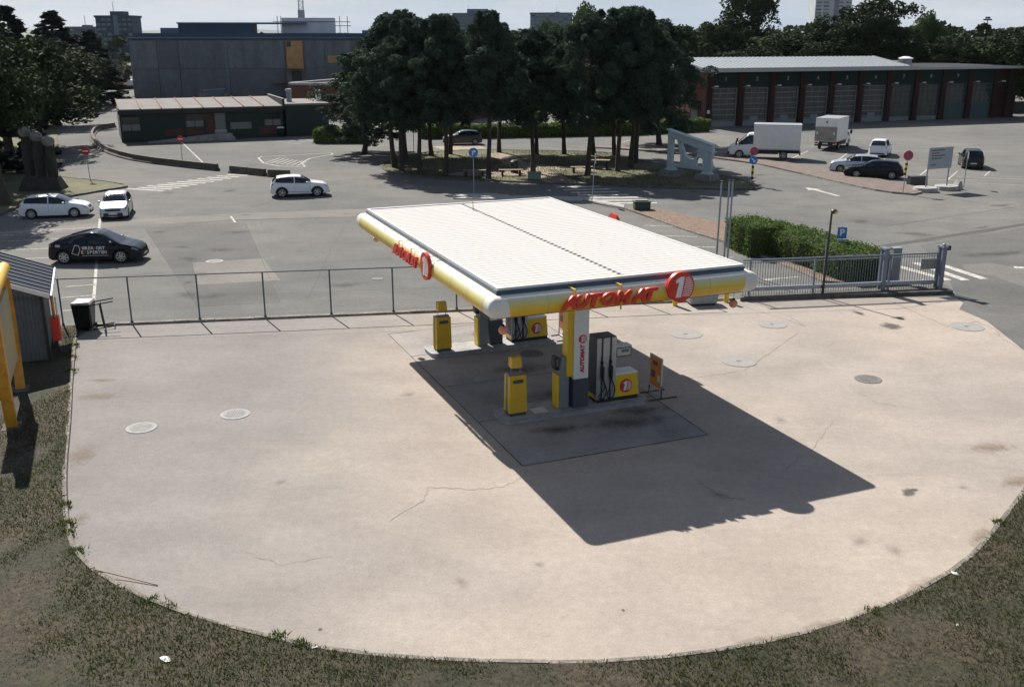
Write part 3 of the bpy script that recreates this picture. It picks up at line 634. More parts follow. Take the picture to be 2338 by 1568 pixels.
part('soffit', MB().poly(rrect(.015, .12), 3.862, 3.885), M['soffit'], can)
part('roof_deck', MB().box(RX0 - .08, RX1 + .08, FY0 - .08, FY1 + .08, 4.40, 4.425), M['offwhite'], can)
part('vent_hook', MB().tube([(-.1, 8.3, ZR), (-.1, 8.3, ZR + .22), (-.05, 8.5, ZR + .3), (.0, 8.9, ZR + .28)], .012, 6), M['rust'], can)
# columns
for fy in (-.1, 6.62):
    c_ = part('column', MB().box(-.21, .25, fy - .22, fy + .24, 1.02, 3.861), M['white'], can, bevel=.015)
    part('column_base', MB().box(-.22, .26, fy - .23, fy + .25, .13, 1.02), M['darkgrey'], c_, bevel=.012)
    part('side_cladding', MB().box(-.40, -.213, fy - .16, fy + .2, 1.1, 3.861), M['yellowb'], c_, bevel=.02)
    tm = text_mesh('AUTOMAT', .165, .008, M['redlogo'], .25, .012, space=1.05)
    o = link('column_lettering', tm, c_, (.05, fy - .226, 1.62)); o.rotation_euler = (math.pi/2, -math.pi/2, 0)
def logo(parent, nm, rad, thick, mp, red, flat=False, cx=0.0, cz=0.0, t0=0.0, n=48):
    """red disc with a slanted white numeral one and white stripes; mp maps (x, z, outward)"""
    circ = [(cx + rad*math.cos(2*math.pi*i/n), cz + rad*math.sin(2*math.pi*i/n)) for i in range(n)]
    d = part(nm, MB().poly(circ, t0, t0 + thick, mp), red, parent)
    e = t0 + thick + (.0025 if flat else .006)
    num = [(-.42, -.66), (-.06, -.66), (.26, .66), (.02, .66), (-.44, .44), (-.40, .26), (-.17, .36)]
    num = [(-.40, -.68), (.02, -.68), (.24, .68), (-.06, .68), (-.42, .48), (-.38, .27), (-.16, .34)]
    part('numeral', MB().poly([(cx + rad*x, cz + rad*y) for x, y in num], t0 + thick + .0005, e, mp), M['white'], d)
    for k in range(10):
        y = .62 - k*.132; h = .062
        xa = .34 + (y - .62)*.175; xb = math.sqrt(max(0, .90**2 - (abs(y) + .02)**2))
        if xb - xa < .08: continue
        part('stripe', MB().poly([(cx + rad*(xa - h*.16), cz + rad*(y - h)), (cx + rad*xb, cz + rad*(y - h)), (cx + rad*xb, cz + rad*y), (cx + rad*xa, cz + rad*y)], t0 + thick + .0004, e - .001, mp), M['white'], d)
    return d
# column logo discs
for c_ in [o for o in can.children if o.name.startswith('column')]:
    fy = -.1 if c_.name == 'column' else 6.62
    logo(c_, 'column_logo', .13, .004, lambda x, y, t, f=fy: (x, f - .2215 - t, y), M['redlogo'], True, .05, 2.22)
# sign lettering and discs
ZS = 4.17
LW = dict(A=.44, U=.40, T=.37, O=.41, M=.50)
def letters(side, start, width, out):
    tot = sum(LW[c] for c in 'AUTOMAT'); p = start; sg = 1 if width > 0 else -1; k_ = abs(width)/tot
    for chh in 'AUTOMAT':
        tm = text_mesh(chh, .52, .065, M['red'], .30, .03); vs = np.array([v.co[:] for v in tm.vertices]); lo, hi = vs.min(0), vs.max(0)
        wv = LW[chh]*k_; c = p + sg*wv/2; p += sg*wv
        for v in tm.vertices: v.co.x = (v.co.x - (lo[0]+hi[0])/2)*(wv + .05)/(hi[0]-lo[0]); v.co.y = (v.co.y - (lo[1]+hi[1])/2)*.355/(hi[1]-lo[1])
        o = link('sign_letter', tm, can)
        if side == 'front': o.location = (c, FY0 - .1 - out, ZS); o.rotation_euler = (math.pi/2, 0, 0)
        else: o.location = (RX0 - .1 - out, c, ZS); o.rotation_euler = (math.pi/2, 0, -math.pi/2)
letters('front', -2.0, 2.72, .375); letters('left', 5.1, -2.6, .375)
DR = .40
logo(can, 'sign_disc', DR, .11, lambda x, y, t: (x, FY0 - .1 - t, y), M['red'], False, 1.42, 4.28, .28)
logo(can, 'sign_disc', DR, .11, lambda x, y, t: (RX0 - .1 - t, -x, y), M['red'], False, -1.8, 4.25, .28)
logo(can, 'sign_disc', DR, .11, lambda x, y, t: (RX1 + .1 + t, x, y), M['red'], False, 5.4, 4.28, .28)
for x in (-1.6, -.3):
    part('sign_bracket', MB().box(x - .02, x + .02, FY0 - .409, FY0 - .04, 4.47, 4.49), M['yellowb'], can); part('sign_bracket', MB().box(x - .02, x + .02, FY0 - .432, FY0 - .41, 3.84, 4.49), M['yellowb'], can)
for y in (4.6, 3.3):
    part('sign_bracket', MB().box(RX0 - .409, RX0 - .04, y - .012, y + .012, 4.45, 4.465), M['yellowb'], can); part('sign_bracket', MB().box(RX0 - .432, RX0 - .41, y - .012, y + .012, 4.2, 4.465), M['yellowb'], can)
for y in (2.1, 1.5): part('sign_bracket', MB().box(RX0 - .4, RX0 - .04, y - .012, y + .012, 4.445, 4.46), M['yellowb'], can)

# hanging balls
for (r_, f_, zb, m_, lab) in ((-3.28, -2.5, 3.45, 'ball', 'coral ball hanging from the front corner of the canopy before the dark column base'), (-3.25, 9.9, 3.5, 'ballpale', 'pale yellow ball hanging below the far left corner of the canopy'), (3.5, -2.6, 3.48, 'ball', 'red ball hanging below the right corner of the canopy beside the gate')):
    t = thing('hanging_ball', lab, 'ball', cl(r_, f_, zb - .12), 0, 'balls hung from the canopy corners')
    part('ball', MB().sphere((0, 0, .12), .12), M[m_], t, smooth=60)
    part('cap', MB().cyl((0, 0, .21), (0, 0, .27), .06, .03, 10), M['black'], t)
    part('cord', MB().cyl((0, 0, .27), (0, 0, 3.865 - zb + .12), .006, n=5), M['black'], t)

# ================================================================ PUMP ISLANDS
def rr2(x0, x1, y0, y1, r, n=6):
    P_ = []
    for cx, cy, a in ((x1 - r, y0 + r, -90), (x1 - r, y1 - r, 0), (x0 + r, y1 - r, 90), (x0 + r, y0 + r, 180)):
        for k in range(n + 1): t = R(a + 90*k/n); P_.append((cx + r*math.cos(t), cy + r*math.sin(t)))
    return P_
ISL = ((0.0, 'near', 'in the canopy shade'), (6.6, 'far', 'half in sunlight'))
for f0, wh, what in ISL:
    t = thing('pump_island', f'long rounded concrete pump island, the {"nearer one wholly" if wh == "near" else "farther one"} {what}', 'pump island', cl(0, f0), CAN_A, 'pump islands')
    part('plinth', MB().poly(rr2(-2.44, 2.2, -.52, .58, .28), 0, .14), M['concrete'], t, bevel=.015)
    part('steel_edge', MB().poly([rr2(-2.455, 2.215, -.535, .595, .29), rr2(-2.42, 2.18, -.5, .56, .26)[::-1]], .10, .15), M['steel'], t)
    part('access_cover', MB().box(-1.42, -.98, -.3, .12, .139, .146), M['alu'] if wh == 'near' else M['ironpale'], t)
    # yellow service cabinet
    base = .14
    sv = thing('service_cabinet', f'slim yellow service cabinet with a head box on a stalk, on the {wh} pump island', 'cabinet', cl(-1.93, f0 - .05, base), CAN_A, 'yellow service cabinets')
    part('front_cover', MB().frus(-.28, .28, -.23, -.1, .09, -.26, .26, -.21, -.1, 1.2), M['yellow'], sv, bevel=.02)
    part('middle_body', MB().box(-.24, .24, -.095, .075, .09, 1.235), M['greybox'], sv, bevel=.01)
    part('rear_cover', MB().frus(-.28, .28, .08, .21, .09, -.26, .26, .08, .19, 1.2), M['yellow'], sv, bevel=.02)
    part('plinth', MB().box(-.25, .25, -.2, .18, 0, .088), M['darkgrey'], sv)
    part('dispenser_slot', MB().poly(rr2(-.16, .16, .985, 1.09, .045), .225, .232, lambda x, y, t_: (x, -t_, y)), M['darkgrey'], sv)
    hd = part('head_box', MB().frus(-.17, .17, -.14, .1, 1.40, -.15, .15, -.1, .06, 1.72), M['yellow'], sv, bevel=.025)
    part('back_shell', MB().box(-.16, .16, .105, .15, 1.42, 1.70), M['yellow'], hd, bevel=.02)
    for x in (-.14, .14): part('stalk', MB().cyl((x, -.02, 1.23), (x, -.02, 1.41), .012, n=6), M['steel'], sv)
    # payment terminal
    tm = thing('payment_terminal', f'grey card terminal with yellow side and black hooded screen, beside the {wh} column', 'terminal', cl(-.47, f0 + .02, base), CAN_A, 'card terminals')
    part('pillar', MB().box(-.13, .17, -.22, .18, .0, 1.2).frus(-.13, .17, -.22, .18, 1.2, -.05, .17, -.2, .18, 1.55), M['greybox'], tm, bevel=.012)
    part('side_panel', MB().box(-.20, -.131, -.2, .16, .02, 1.02), M['yellowb'], tm, bevel=.01)
    hd = part('screen_hood', MB().box(-.26, -.132, -.16, .12, 1.5, 1.56).box(-.26, -.24, -.16, .12, 1.22, 1.5).box(-.24, -.132, -.16, .12, 1.16, 1.24), M['blackmetal'], tm, bevel=.01)
    part('screen', MB().box(-.2, -.135, -.12, .08, 1.26, 1.48), M['screen'], hd)
    # fuel dispenser
    fd = thing('fuel_dispenser', f'fuel dispenser with black hoses and yellow logo cabinet on the {wh} pump island', 'fuel pump', cl(.92, f0 + .02, base), CAN_A, 'fuel dispensers')
    part('plinth', MB().box(-.32, 1.06, -.23, .29, 0, .1), M['black'], fd)
    tw = part('hose_tower', MB().box(-.33, .30, -.2, .34, .1, 2.0), M['darkgrey'], fd, bevel=.012)
    for x0, x1 in ((-.33, -.20), (-.13, .08), (.15, .30)): part('front_strip', MB().box(x0, x1, -.222, -.2005, .1, 1.98), M['alu'], tw)
    part('yellow_skirt', MB().box(-.336, -.331, -.18, .32, .1, .22), M['yellow'], tw)
    for hx in (-.165, .115):
        nz = part('nozzle', MB().box(hx - .05, hx + .05, -.31, -.223, .78, 1.12).box(hx - .03, hx + .03, -.34, -.31, .72, 1.0).cyl((hx, -.27, 1.1), (hx, -.24, 1.3), .022, n=8), M['black'], tw, bevel=.012)
        part('nozzle_hook', MB().box(hx - .045, hx + .03, -.27, -.2235, 1.2, 1.28), M['greenpanel'], tw)
        s_ = -1 if hx < 0 else 1
        hp = [(hx + .01, -.3, .78), (hx - .06*s_, -.33, .5), (hx - .14, -.33, .25), (hx - .05, -.32, .14), (hx + .07, -.31, .2), (hx + .13, -.29, .42), (hx + .04, -.26, .7), (hx - .02, -.24, 1.0), (hx - .02, -.225, 1.5)]
        q = []
        for i in range(len(hp) - 1):
            a, b_ = Vector(hp[i]), Vector(hp[i+1]); a0 = Vector(hp[max(i-1, 0)]); b1 = Vector(hp[min(i+2, len(hp)-1)])
            for k in range(5):
                u = k/5; q.append(.5*((2*a) + (b_-a0)*u + (2*a0-5*a+4*b_-b1)*u*u + (3*a-a0-3*b_+b1)*u**3))
        part('hose', MB().tube(q, .018, 6), M['black'], tw, smooth=60)
    cb = part('lower_cabinet', MB().frus(.305, 1.10, -.22, .3, .1, .305, 1.04, -.2, .28, .78), M['yellowb'], fd, bevel=.015)
    part('white_top', MB().box(.30, 1.05, -.205, .285, .781, .83), M['white'], cb, bevel=.012)
    logo(cb, 'cabinet_logo', .21, .004, lambda x, y, t_: (x, -.213 + (y - .42)*.03 - t_, y), M['redlogo'], True, .66, .42)
    db = part('display_box', MB().box(.302, .84, -.16, .18, 1.32, 1.62), M['darkgrey'], fd, bevel=.012)
    part('display_cover', MB().box(.302, .85, -.17, .19, 1.621, 1.645), M['white'], db)
    part('display', MB().box(.36, .80, -.166, -.161, 1.36, 1.58), M['alu'], db); part('readout', MB().box(.50, .76, -.170, -.1665, 1.46, 1.55), M['screen'], db)
    # poster stand at the right end
    ab = thing('poster_stand', f'orange poster in a pale frame on a swinging stand at the {wh} island', 'sign', cl(2.72, f0 + .02), CAN_A, 'poster stands beside the islands')
    fr = part('poster_frame', MB().poly([[(-.36, .28), (.36, .28), (.36, 1.28), (-.36, 1.28)], [(-.325, .315), (.325, .315), (.325, 1.245), (-.325, 1.245)][::-1]], -.02, .02, lambda x, y, t_: (-t_, -x, y)), M['paper'], ab)
    part('poster', MB().box(-.012, .012, -.324, .324, .316, 1.244), M['orange'], fr)
    for y0, y1, z0, z1, m_ in ((-.1, .2, .98, 1.1, 'purple'), (.02, .26, .58, .8, 'purple'), (-.27, -.1, .5, .72, 'paper')): part('poster_print', MB().box(-.0145, -.0122, y0, y1, z0, z1), M[m_], fr)
    for y in (-.36, .36):
        part('foot_tube', MB().tube([(-.42, y, .025), (.55, y, .025)], .02, 7), M['blackmetal'], ab)
        part('upright', MB().tube([(0, y, .03), (0, y, .42)], .02, 7), M['blackmetal'], ab)
    part('cross_bar', MB().tube([(0, -.36, .06), (0, .36, .06)], .02, 7), M['steel'], ab)

# manholes
mh = [(323, 977, 'pale', .42, 'white ringed round manhole cover, the left of the pair near the left kerb'), (537, 946, 'pale', .42, 'white ringed round manhole cover, the right of the pair near the left kerb'), (1566, 763, 'disc', .6, 'pale round tank cover nearest the canopy column, right of the far island'), (1763, 741, 'disc', .55, 'pale round tank cover closest to the lamp post and gate'), (1687, 825, 'disc', .6, 'pale round tank cover between the poster stand and the drain grating'), (1982, 866, 'iron', .42, 'dark cast iron round cover on the right of the forecourt'), (490, 597, 'pale', .42, 'pale round cover in the grey lot right of the black lettered car'), (2207, 746, 'disc', .62, 'pale round patch at the forecourt exit with a crack round it'), (1214, 808, 'iron', .4, 'dark round cover in the canopy shade between the pump islands'), (862, 637, 'iron', .25, 'small dark round cover beyond the wire fence')]
for x, y, k, rad, lab in mh:
    p = at(x, y); t = thing('manhole_cover', lab, 'manhole', (p.x, p.y, .005), 0, 'round covers in the paving')
    n = 32; ring = lambda r_: [(r_*math.cos(2*math.pi*i/n), r_*math.sin(2*math.pi*i/n)) for i in range(n)]
    if k == 'disc': part('cover', MB().poly(ring(rad), 0, .012), M['patchdisc'], t); part('lid', MB().poly(ring(rad*.15), .012, .016), M['iron'], t)
    else:
        part('rim', MB().poly([ring(rad), ring(rad*.78)[::-1]], 0, .014), M['ironpale'] if k == 'pale' else M['iron'], t)
        cv = part('cover', MB().poly(ring(rad*.775), 0, .010), M['iron'] if k == 'iron' else M['patchdisc'], t)
        rb = MB()
        for i in range(-3, 4):
            h = math.sqrt(max(.02, .7**2 - (i*.18)**2))*rad
            for j in range(-3, 4):
                if abs(j*.18*rad) < h: rb.box(i*.18*rad - .02, i*.18*rad + .02, j*.18*rad - .02, j*.18*rad + .02, .0101, .015)
        part('tread', rb, M['iron'], t)
# ================================================================ FENCES, GATE, FURNITURE
wf = thing('wire_fence', 'low steel fence of thin posts with one top rail along the back of the forecourt', 'fence', (0, 0, 0))
fx = [at(302, 740).x - 2.45, at(302, 740).x, at(458, 733).x, at(607, 727).x, at(758, 720).x, at(899, 715).x, at(1043, 709).x, .3, 2.8, 5.3, 7.6]
for x in fx:
    part('post', MB().cyl((0, 0, .1), (0, 0, 1.86), .032, n=8).cyl((0, 0, .1), (0, 0, .16), .06, .04, 8), M['fence'], wf, (x, FB(x), 0))
part('top_rail', MB().tube([(fx[0] - .2, FB(fx[0] - .2), 1.86), (fx[-1], FB(fx[-1]), 1.86)], .026, 7), M['fence'], wf)
for z in (.2, 1.0): part('tension_wire', MB().tube([(fx[0] - .2, FB(fx[0] - .2), z), (fx[-1], FB(fx[-1]), z)], .003, 4), M['fence'], wf)

g0, g1 = at(1690, 684), at(2150, 664)
ga = along(g0, g1); gl = (g1 - g0).length
gate = thing('sliding_gate', 'long blue grey sliding gate of upright bars on a heavy lower beam', 'gate', g0, ga)
nb = int((gl - .2) / .115); bar = MB().cyl((0, 0, .16), (0, 0, 1.66), .012, n=5).mesh('bar', M['bluesteel'])
for i in range(nb): link('bar', bar, gate, (.1 + i*.115, 0, 0))
part('lower_beam', MB().box(0, gl, -.08, .08, .36, .52), M['steel'], gate, bevel=.015)
part('top_rail', MB().box(0, gl, -.03, .03, 1.64, 1.70), M['bluesteel'], gate, bevel=.008)
part('upper_rail', MB().box(0, gl, -.02, .02, 1.54, 1.57), M['bluesteel'], gate)
for x in (.35, 3.2, 6.6, 9.05): part('stile', MB().box(x - .035, x + .035, -.04, .04, .14, 1.68), M['bluesteel'], gate)
sp = gl*.915
part('sign_panel', MB().box(sp - .38, sp + .38, -.055, -.035, 1.0, 1.45), M['greybox'], gate)
for px, pz, lab in (((2010, 669), 1.95, 'thick blue grey gate post at the hedge end of the sliding gate'), ((2140, 667), 2.0, 'thick blue grey post with lamp box at the road end of the sliding gate')):
    p = at(*px); t = thing('gate_post', lab, 'post', (p.x, p.y, 0), ga, 'gate posts')
    part('post', MB().box(-.09, .09, -.2, -.07, .1, pz), M['bluesteel'], t, bevel=.01); part('rear_post', MB().box(-.09, .09, .09, .2, .1, pz), M['bluesteel'], t, bevel=.01)
    part('roller_bracket', MB().box(-.12, .12, -.24, .24, pz - .06, pz + .03), M['bluesteel'], t, bevel=.01)
    if pz > 1.96:
        part('lamp_box', MB().box(.14, .3, -.14, .02, pz - .16, pz + .04), M['blackmetal'], t, bevel=.02); part('lamp_box', MB().sphere((-.02, -.1, pz + .08), .07), M['steel'], t)
for px, lab in (((2030, 660), 'black roller block under the gate by the hedge post'), ((2112, 656), 'black roller block under the gate by the road post')):
    p = at(*px); t = thing('roller_block', lab, 'roller', (p.x, p.y, .0), ga, 'gate roller blocks'); part('housing', MB().frus(-.25, .25, -.12, .12, .16, -.2, .2, -.1, .1, .34), M['blackmetal'], t, bevel=.02); part('roller', MB().cyl((-.1, -.13, .3), (-.1, .13, .3), .05), M['steel'], t)
p = at(2034, 655); t = thing('control_cabinet', 'grey upright control cabinet behind the sliding gate', 'cabinet', (p.x + .25, p.y + .5, 0), ga)
part('body', MB().box(-.2, .2, -.15, .15, .05, 1.62), M['greybox'], t, bevel=.01); part('cap', MB().box(-.22, .22, -.17, .17, 1.621, 1.66), M['steel'], t); part('door_seam', MB().box(-.19, .19, -.153, -.1505, .8, .815), M['darkgrey'], t)

p = at(1877, 678); lp = thing('lamp_post', 'thin black lamp post with a small round head in front of the gate', 'street lamp', (p.x, p.y, 0))
part('pole', MB().tube([(0, 0, 0), (.02, 0, 1.0), (.08, .02, 3.55)], [.06, .05, .04], 10), M['blackmetal'], lp, smooth=60)
hd = part('lamp_head', MB().sphere((.16, -.02, 3.62), .14, sz=.75), M['blackmetal'], lp, smooth=60); part('lens', MB().sphere((.19, -.09, 3.60), .09, sz=.8), M['yellow'], hd, smooth=60)
part('arm', MB().tube([(.08, .02, 3.5), (.1, .0, 3.6), (.16, -.02, 3.62)], .03, 7), M['blackmetal'], lp)

def signpost(name, label, px, h, faces, base=None, stripes=None, rz=0.0, lean=0.0, z0=0.0, pole='steel', group=None):
    """faces: list of (kind, z, radius)"""
    p = at(*px); t = thing(name, label, 'sign', (p.x, p.y, z0), rz, group)
    part('pole', MB().tube([(0, 0, 0), (lean, 0, h)], .03, 8), M[pole], t, smooth=60)
    n = 28
    for kind, z, r_ in faces:
        lx = lean*z/h
        disc = lambda rr, a, b_: MB().poly([(lx + rr*math.cos(2*math.pi*i/n), z + rr*math.sin(2*math.pi*i/n)) for i in range(n)], a, b_, lambda x, y, q: (x, -q, y))
        if kind == 'noentry':
            d = part('sign_plate', disc(r_, .035, .055), M['signred'], t); part('bar', MB().box(lx - r_*.72, lx + r_*.72, -.0585, -.0555, z - r_*.16, z + r_*.16), M['white'], d)
        elif kind == 'noparking':
            d = part('sign_plate', disc(r_, .035, .055), M['signred'], t); part('blue_field', disc(r_*.8, .0555, .058), M['signpurple'], d)
            k = .8*r_; part('red_slash', MB().poly([(lx - .62*r_ - .05, z + .62*r_ - .05), (lx + .62*r_ - .05, z - .62*r_ - .05), (lx + .62*r_ + .05, z - .62*r_ + .05), (lx - .62*r_ + .05, z + .62*r_ + .05)], .0585, .061, lambda x, y, q: (x, -q, y)), M['signred'], d)
        elif kind in ('turn', 'keep'):
            d = part('sign_plate', disc(r_, .035, .055), M['signblue'], t)
            if kind == 'turn': pl_ = [(-.28, -.6), (-.06, -.6), (-.06, .1), (.15, .1), (.15, -.1), (.55, .24), (.15, .56), (.15, .36), (-.28, .36)]
            else: pl_ = [(-.52, .4), (-.38, .54), (.22, -.08), (.4, .12), (.5, -.5), (-.1, -.42), (.08, -.24)]
            part('arrow', MB().poly([(lx + r_*x, z + r_*y) for x, y in pl_], .0555, .0585, lambda x, y, q: (x, -q, y)), M['white'], d)
        elif kind == 'parking':
            d = part('sign_plate', MB().box(lx - r_*.8, lx + r_*.8, -.055, -.035, z - r_, z + r_), M['signblue'], t)
            o = link('letter', text_mesh('P', r_*1.7, .004, M['white'], 0, .012), d, (lx, -.058, z)); o.rotation_euler = (math.pi/2, 0, 0)
        elif kind == 'plate':
            d = part('sub_plate', MB().box(lx - r_, lx + r_, -.055, -.035, z - r_*.85, z + r_*.85), M['paper'], t)
            for k in range(3): part('text_line', MB().box(lx - r_*.75, lx + r_*.7, -.0575, -.0555, z + r_*(.42 - k*.42), z + r_*(.58 - k*.42)), M['darkgrey'], d)
        elif kind == 'edge': part('sign_plate', MB().box(lx + .03, lx + .05, -.3, .3, z - .3, z + .3), M['signgrey'], t)
    if stripes:
        z0_, z1_ = stripes; k = 5; d = part('striped_sleeve', MB().cyl((0, 0, z0_), (lean*.5, 0, z1_), .085, n=12), M['yellowb'], t)
        for i in range(0, k, 2): za = z0_ + (z1_ - z0_)*i/k; part('black_band', MB().cyl((lean*.5*(za-z0_)/(z1_-z0_), 0, za + .01), (lean*.5*(za-z0_)/(z1_-z0_), 0, za + (z1_ - z0_)/k), .089, n=12), M['black'], d)
    if base: part('base', MB().cyl((0, 0, 0), (0, 0, .12), .2, .16, 12), M['concrete'], t)
    return t
signpost('no_entry_sign', 'round red no entry sign on the grass tip beside the three stone columns', (207, 415), 2.55, [('noentry', 2.28, .30)], lean=-.1)
signpost('no_entry_sign', 'round red no entry sign standing behind the curved row of barriers', (417, 371), 2.3, [('noentry', 2.0, .30)])
signpost('right_turn_sign', 'round blue sign with white right turn arrow before the pine trees', (1082, 446), 3.1, [('turn', 2.82, .32)], z0=.1)
signpost('sign_pole', 'thin grey pole with its sign seen edge on by the crossing', (1351, 464), 3.2, [('edge', 2.9, .3)], lean=.15)
signpost('keep_right_sign', 'blue keep right arrow under a faded round sign with striped post at the grass tip', (1716, 424), 2.75, [('noparking', 2.5, .30), ('keep', 1.85, .30)], stripes=(.45, 1.45))
signpost('no_parking_sign', 'round faded no parking sign with striped post at the tip of the paved divider', (2061, 443), 2.9, [('noparking', 2.6, .34)], stripes=(1.25, 2.1), z0=.05, lean=.08)
signpost('parking_sign', 'blue square parking sign with white letter above the long hedge', (1914, 618), 2.1, [('parking', 1.8, .26), ('plate', 1.36, .18)], rz=-.2)
signpost('sign_pole', 'short grey pole in the hedge by the black lamp post', (1880, 634), 1.75, [('plate', 1.55, .16)], rz=1.3, lean=.05)
signpost('sign_pole', 'thin pole with a grey plate left of the far dark car', (2200, 428), 2.6, [('plate', 2.3, .3)], rz=1.2)
signpost('sign_pole', 'slim pole among the pine trunks left of the parked dark car', (945, 352), 2.6, [('edge', 2.4, .3)])
for px, h, lab in (((1634, 615), 4.1, 'left pole of the three bare steel poles by the hedge'), ((1651, 620), 4.2, 'middle pole of the three bare steel poles by the hedge'), ((1659, 616), 4.15, 'right pole of the three bare steel poles by the hedge')):
    p = at(*px); t = thing('steel_pole', lab, 'pole', (p.x, p.y, 0), 0, 'three bare poles'); part('pole', MB().cyl((0, 0, 0), (.03, 0, h), .045, .04, 8), M['steel'], t, smooth=60); part('cap', MB().cyl((.03, 0, h), (.03, 0, h + .06), .075 if 'left' in lab else .045, n=8), M['darkgrey'], t)

# information board
pa, pb = at(2112, 437), at(2160, 433); a_ = along(pa, pb); L = (pb - pa).length
t = thing('information_board', 'grey information board with dark text lines on two posts in round concrete feet', 'sign', pa, a_)
for x in (0, L):
    part('post', MB().cyl((x, 0, .2), (x, 0, 2.9), .05, n=10), M['steel'], t); part('foot', MB().cyl((x, 0, 0), (x, 0, .3), .85, .78, 20), M['concrete'], t, bevel=.03)
bd = part('board', MB().box(-.12, L + .12, -.10, -.04, 1.55, 3.05), M['signgrey'], t, bevel=.01)
for k, (z, ln) in enumerate(((2.82, 1.2), (2.62, .7), (2.45, 1.3), (2.25, 1.0), (1.8, .5))): part('text_line', MB().box(.12, .12 + ln, -.1035, -.1005, z, z + .07), M['darkgrey'], bd)
p = at(2112, 426); t = thing('dark_crate', 'low dark box standing behind the information board foot', 'box', (p.x - .2, p.y + .6, 0), .2); part('body', MB().frus(-.9, .5, -.3, .3, 0, -.85, .45, -.28, .28, .65), M['blackmetal'], t, bevel=.03); part('lid', MB().box(-.88, .48, -.29, .29, .651, .7), M['darkgrey'], t)
p = at(2185, 432); t = thing('concrete_wedge', 'small white wedge shaped concrete block right of the information board', 'block', (p.x, p.y, 0), .3); part('body', MB().frus(-.3, .3, -.3, .3, 0, -.05, .1, -.25, .25, .6), M['concrete'], t); part('lifting_eye', MB().tube([(-.05, 0, .58), (.02, 0, .7), (.1, 0, .58)], .02, 5), M['steel'], t)

# monument
ml, mr_ = at(1531, 406), at(1613, 416); ma = along(ml, mr_); mlw = (mr_ - ml).length
t = thing('steel_monument', 'pale blue painted bridge frame with slanted top beam standing on stone blocks', 'monument', (ml.x, ml.y, .1), ma)
k = mlw
outer = [(-.25, .78), (k + .40, .78), (k + .46, 1.2), (k + .34, 1.6), (k + .5, 2.1), (k + .5, 2.62), (-.32, 3.55), (-.32, .78)]
h1 = [(.16, 1.02), (.16, 2.95), (.66, 2.82), (1.1, 1.75), (1.12, 1.02)]
h2 = [(.98, 2.74), (1.55, 1.85), (1.85, 1.55), (2.25, 1.45), (2.65, 1.55), (2.95, 1.85), (3.02, 2.32)]
h3 = [(2.85, 1.02), (2.82, 1.4), (2.98, 1.62), (3.3, 1.7), (3.55, 1.55), (3.6, 1.02)]
sc = k / 4.0
sx = lambda l: [(x*sc, y) for x, y in l]
part('frame', MB().poly([outer, sx(h1)[::-1], sx(h2), sx(h3)[::-1]], -.15, .15, lambda x, y, q: (x, q, y)), M['monument'], t, bevel=.02)
part('top_flange', MB().poly([(-.40, 3.555), (-.40, 3.62), (k + .56, 2.69), (k + .56, 2.625)], -.3, .3, lambda x, y, q: (x, q, y)), M['monument'], t)
part('web_flange', MB().poly([(-.34, 3.06), (-.34, 3.12), (k + .52, 2.18), (k + .52, 2.12)], -.22, .22, lambda x, y, q: (x, q, y)), M['monument'], t)
for x in (0, k): part('bearing', MB().frus(x - .42, x + .42, -.36, .36, .52, x - .2, x + .2, -.24, .24, .778), M['monument'], t, bevel=.02)
for x in (0, k): part('pedestal', MB().frus(x - .75, x + .75, -.7, .7, 0, x - .68, x + .68, -.64, .64, .519), M['granite'], t, bevel=.06)

# three ball topped stone columns
p = at(100, 432, .1); t = thing('stone_columns', 'three dark stone columns topped with pale balls on one block beside the road', 'sculpture', (p.x, p.y, .1), .1)
part('base', MB().frus(-1.5, 1.5, -.8, .8, 0, -1.1, 1.1, -.55, .55, .9), M['darkstone'], t, bevel=.06)
for x, y, h in ((-.85, .3, 3.75), (0, 0, 3.45), (.85, -.2, 3.15)):
    part('column', MB().tube([(x, y, .85), (x - .02, y, 1.8), (x - .04, y, h - .5), (x - .04, y, h)], [.34, .38, .33, .26], 10), M['darkstone'], t, smooth=60)
    part('ball', MB().sphere((x - .04, y, h + .22), .42, sz=.95), M['stone'], t, smooth=60)

# benches, table, bin, planters on the island
def bench(lab, px, ang, L=1.8, table=False):
    p = at(*px, .1); t = thing('picnic_table' if table else 'bench', lab, 'table' if table else 'bench', (p.x, p.y, .1), ang, None if table else 'benches under the pines')
    h = .75 if table else .47; wd = .38 if table else .24
    for k in (-1, 0, 1): part('board', MB().box(-L/2, L/2, k*wd*.66 - wd*.3, k*wd*.66 + wd*.3, h - .05, h), M['wood'], t)
    for x in (-L*.36, L*.36): part('leg', MB().box(x - .08, x + .08, -wd*.8, wd*.8, 0, h - .051), M['darkstone'], t)
    return t
bench('timber bench left of the curved pine trunk behind the blue sign', (1083, 402), .05); bench('timber bench beside the dark litter bin', (1167, 401), .06, 1.9)
bench('timber bench left of the pine with a forked trunk', (1328, 394), .1); bench('timber picnic table under the right hand pines', (1371, 386), -.25, 1.5, True)
p = at(1175, 396, .1); t = thing('litter_bin', 'dark round litter bin behind the middle bench', 'bin', (p.x, p.y + .5, .1)); part('body', MB().cyl((0, 0, 0), (0, 0, .85), .3, .33, 16), M['blackmetal'], t, smooth=40); part('lid', MB().cyl((0, 0, .86), (0, 0, .98), .34, .22, 16), M['darkgrey'], t, smooth=40)
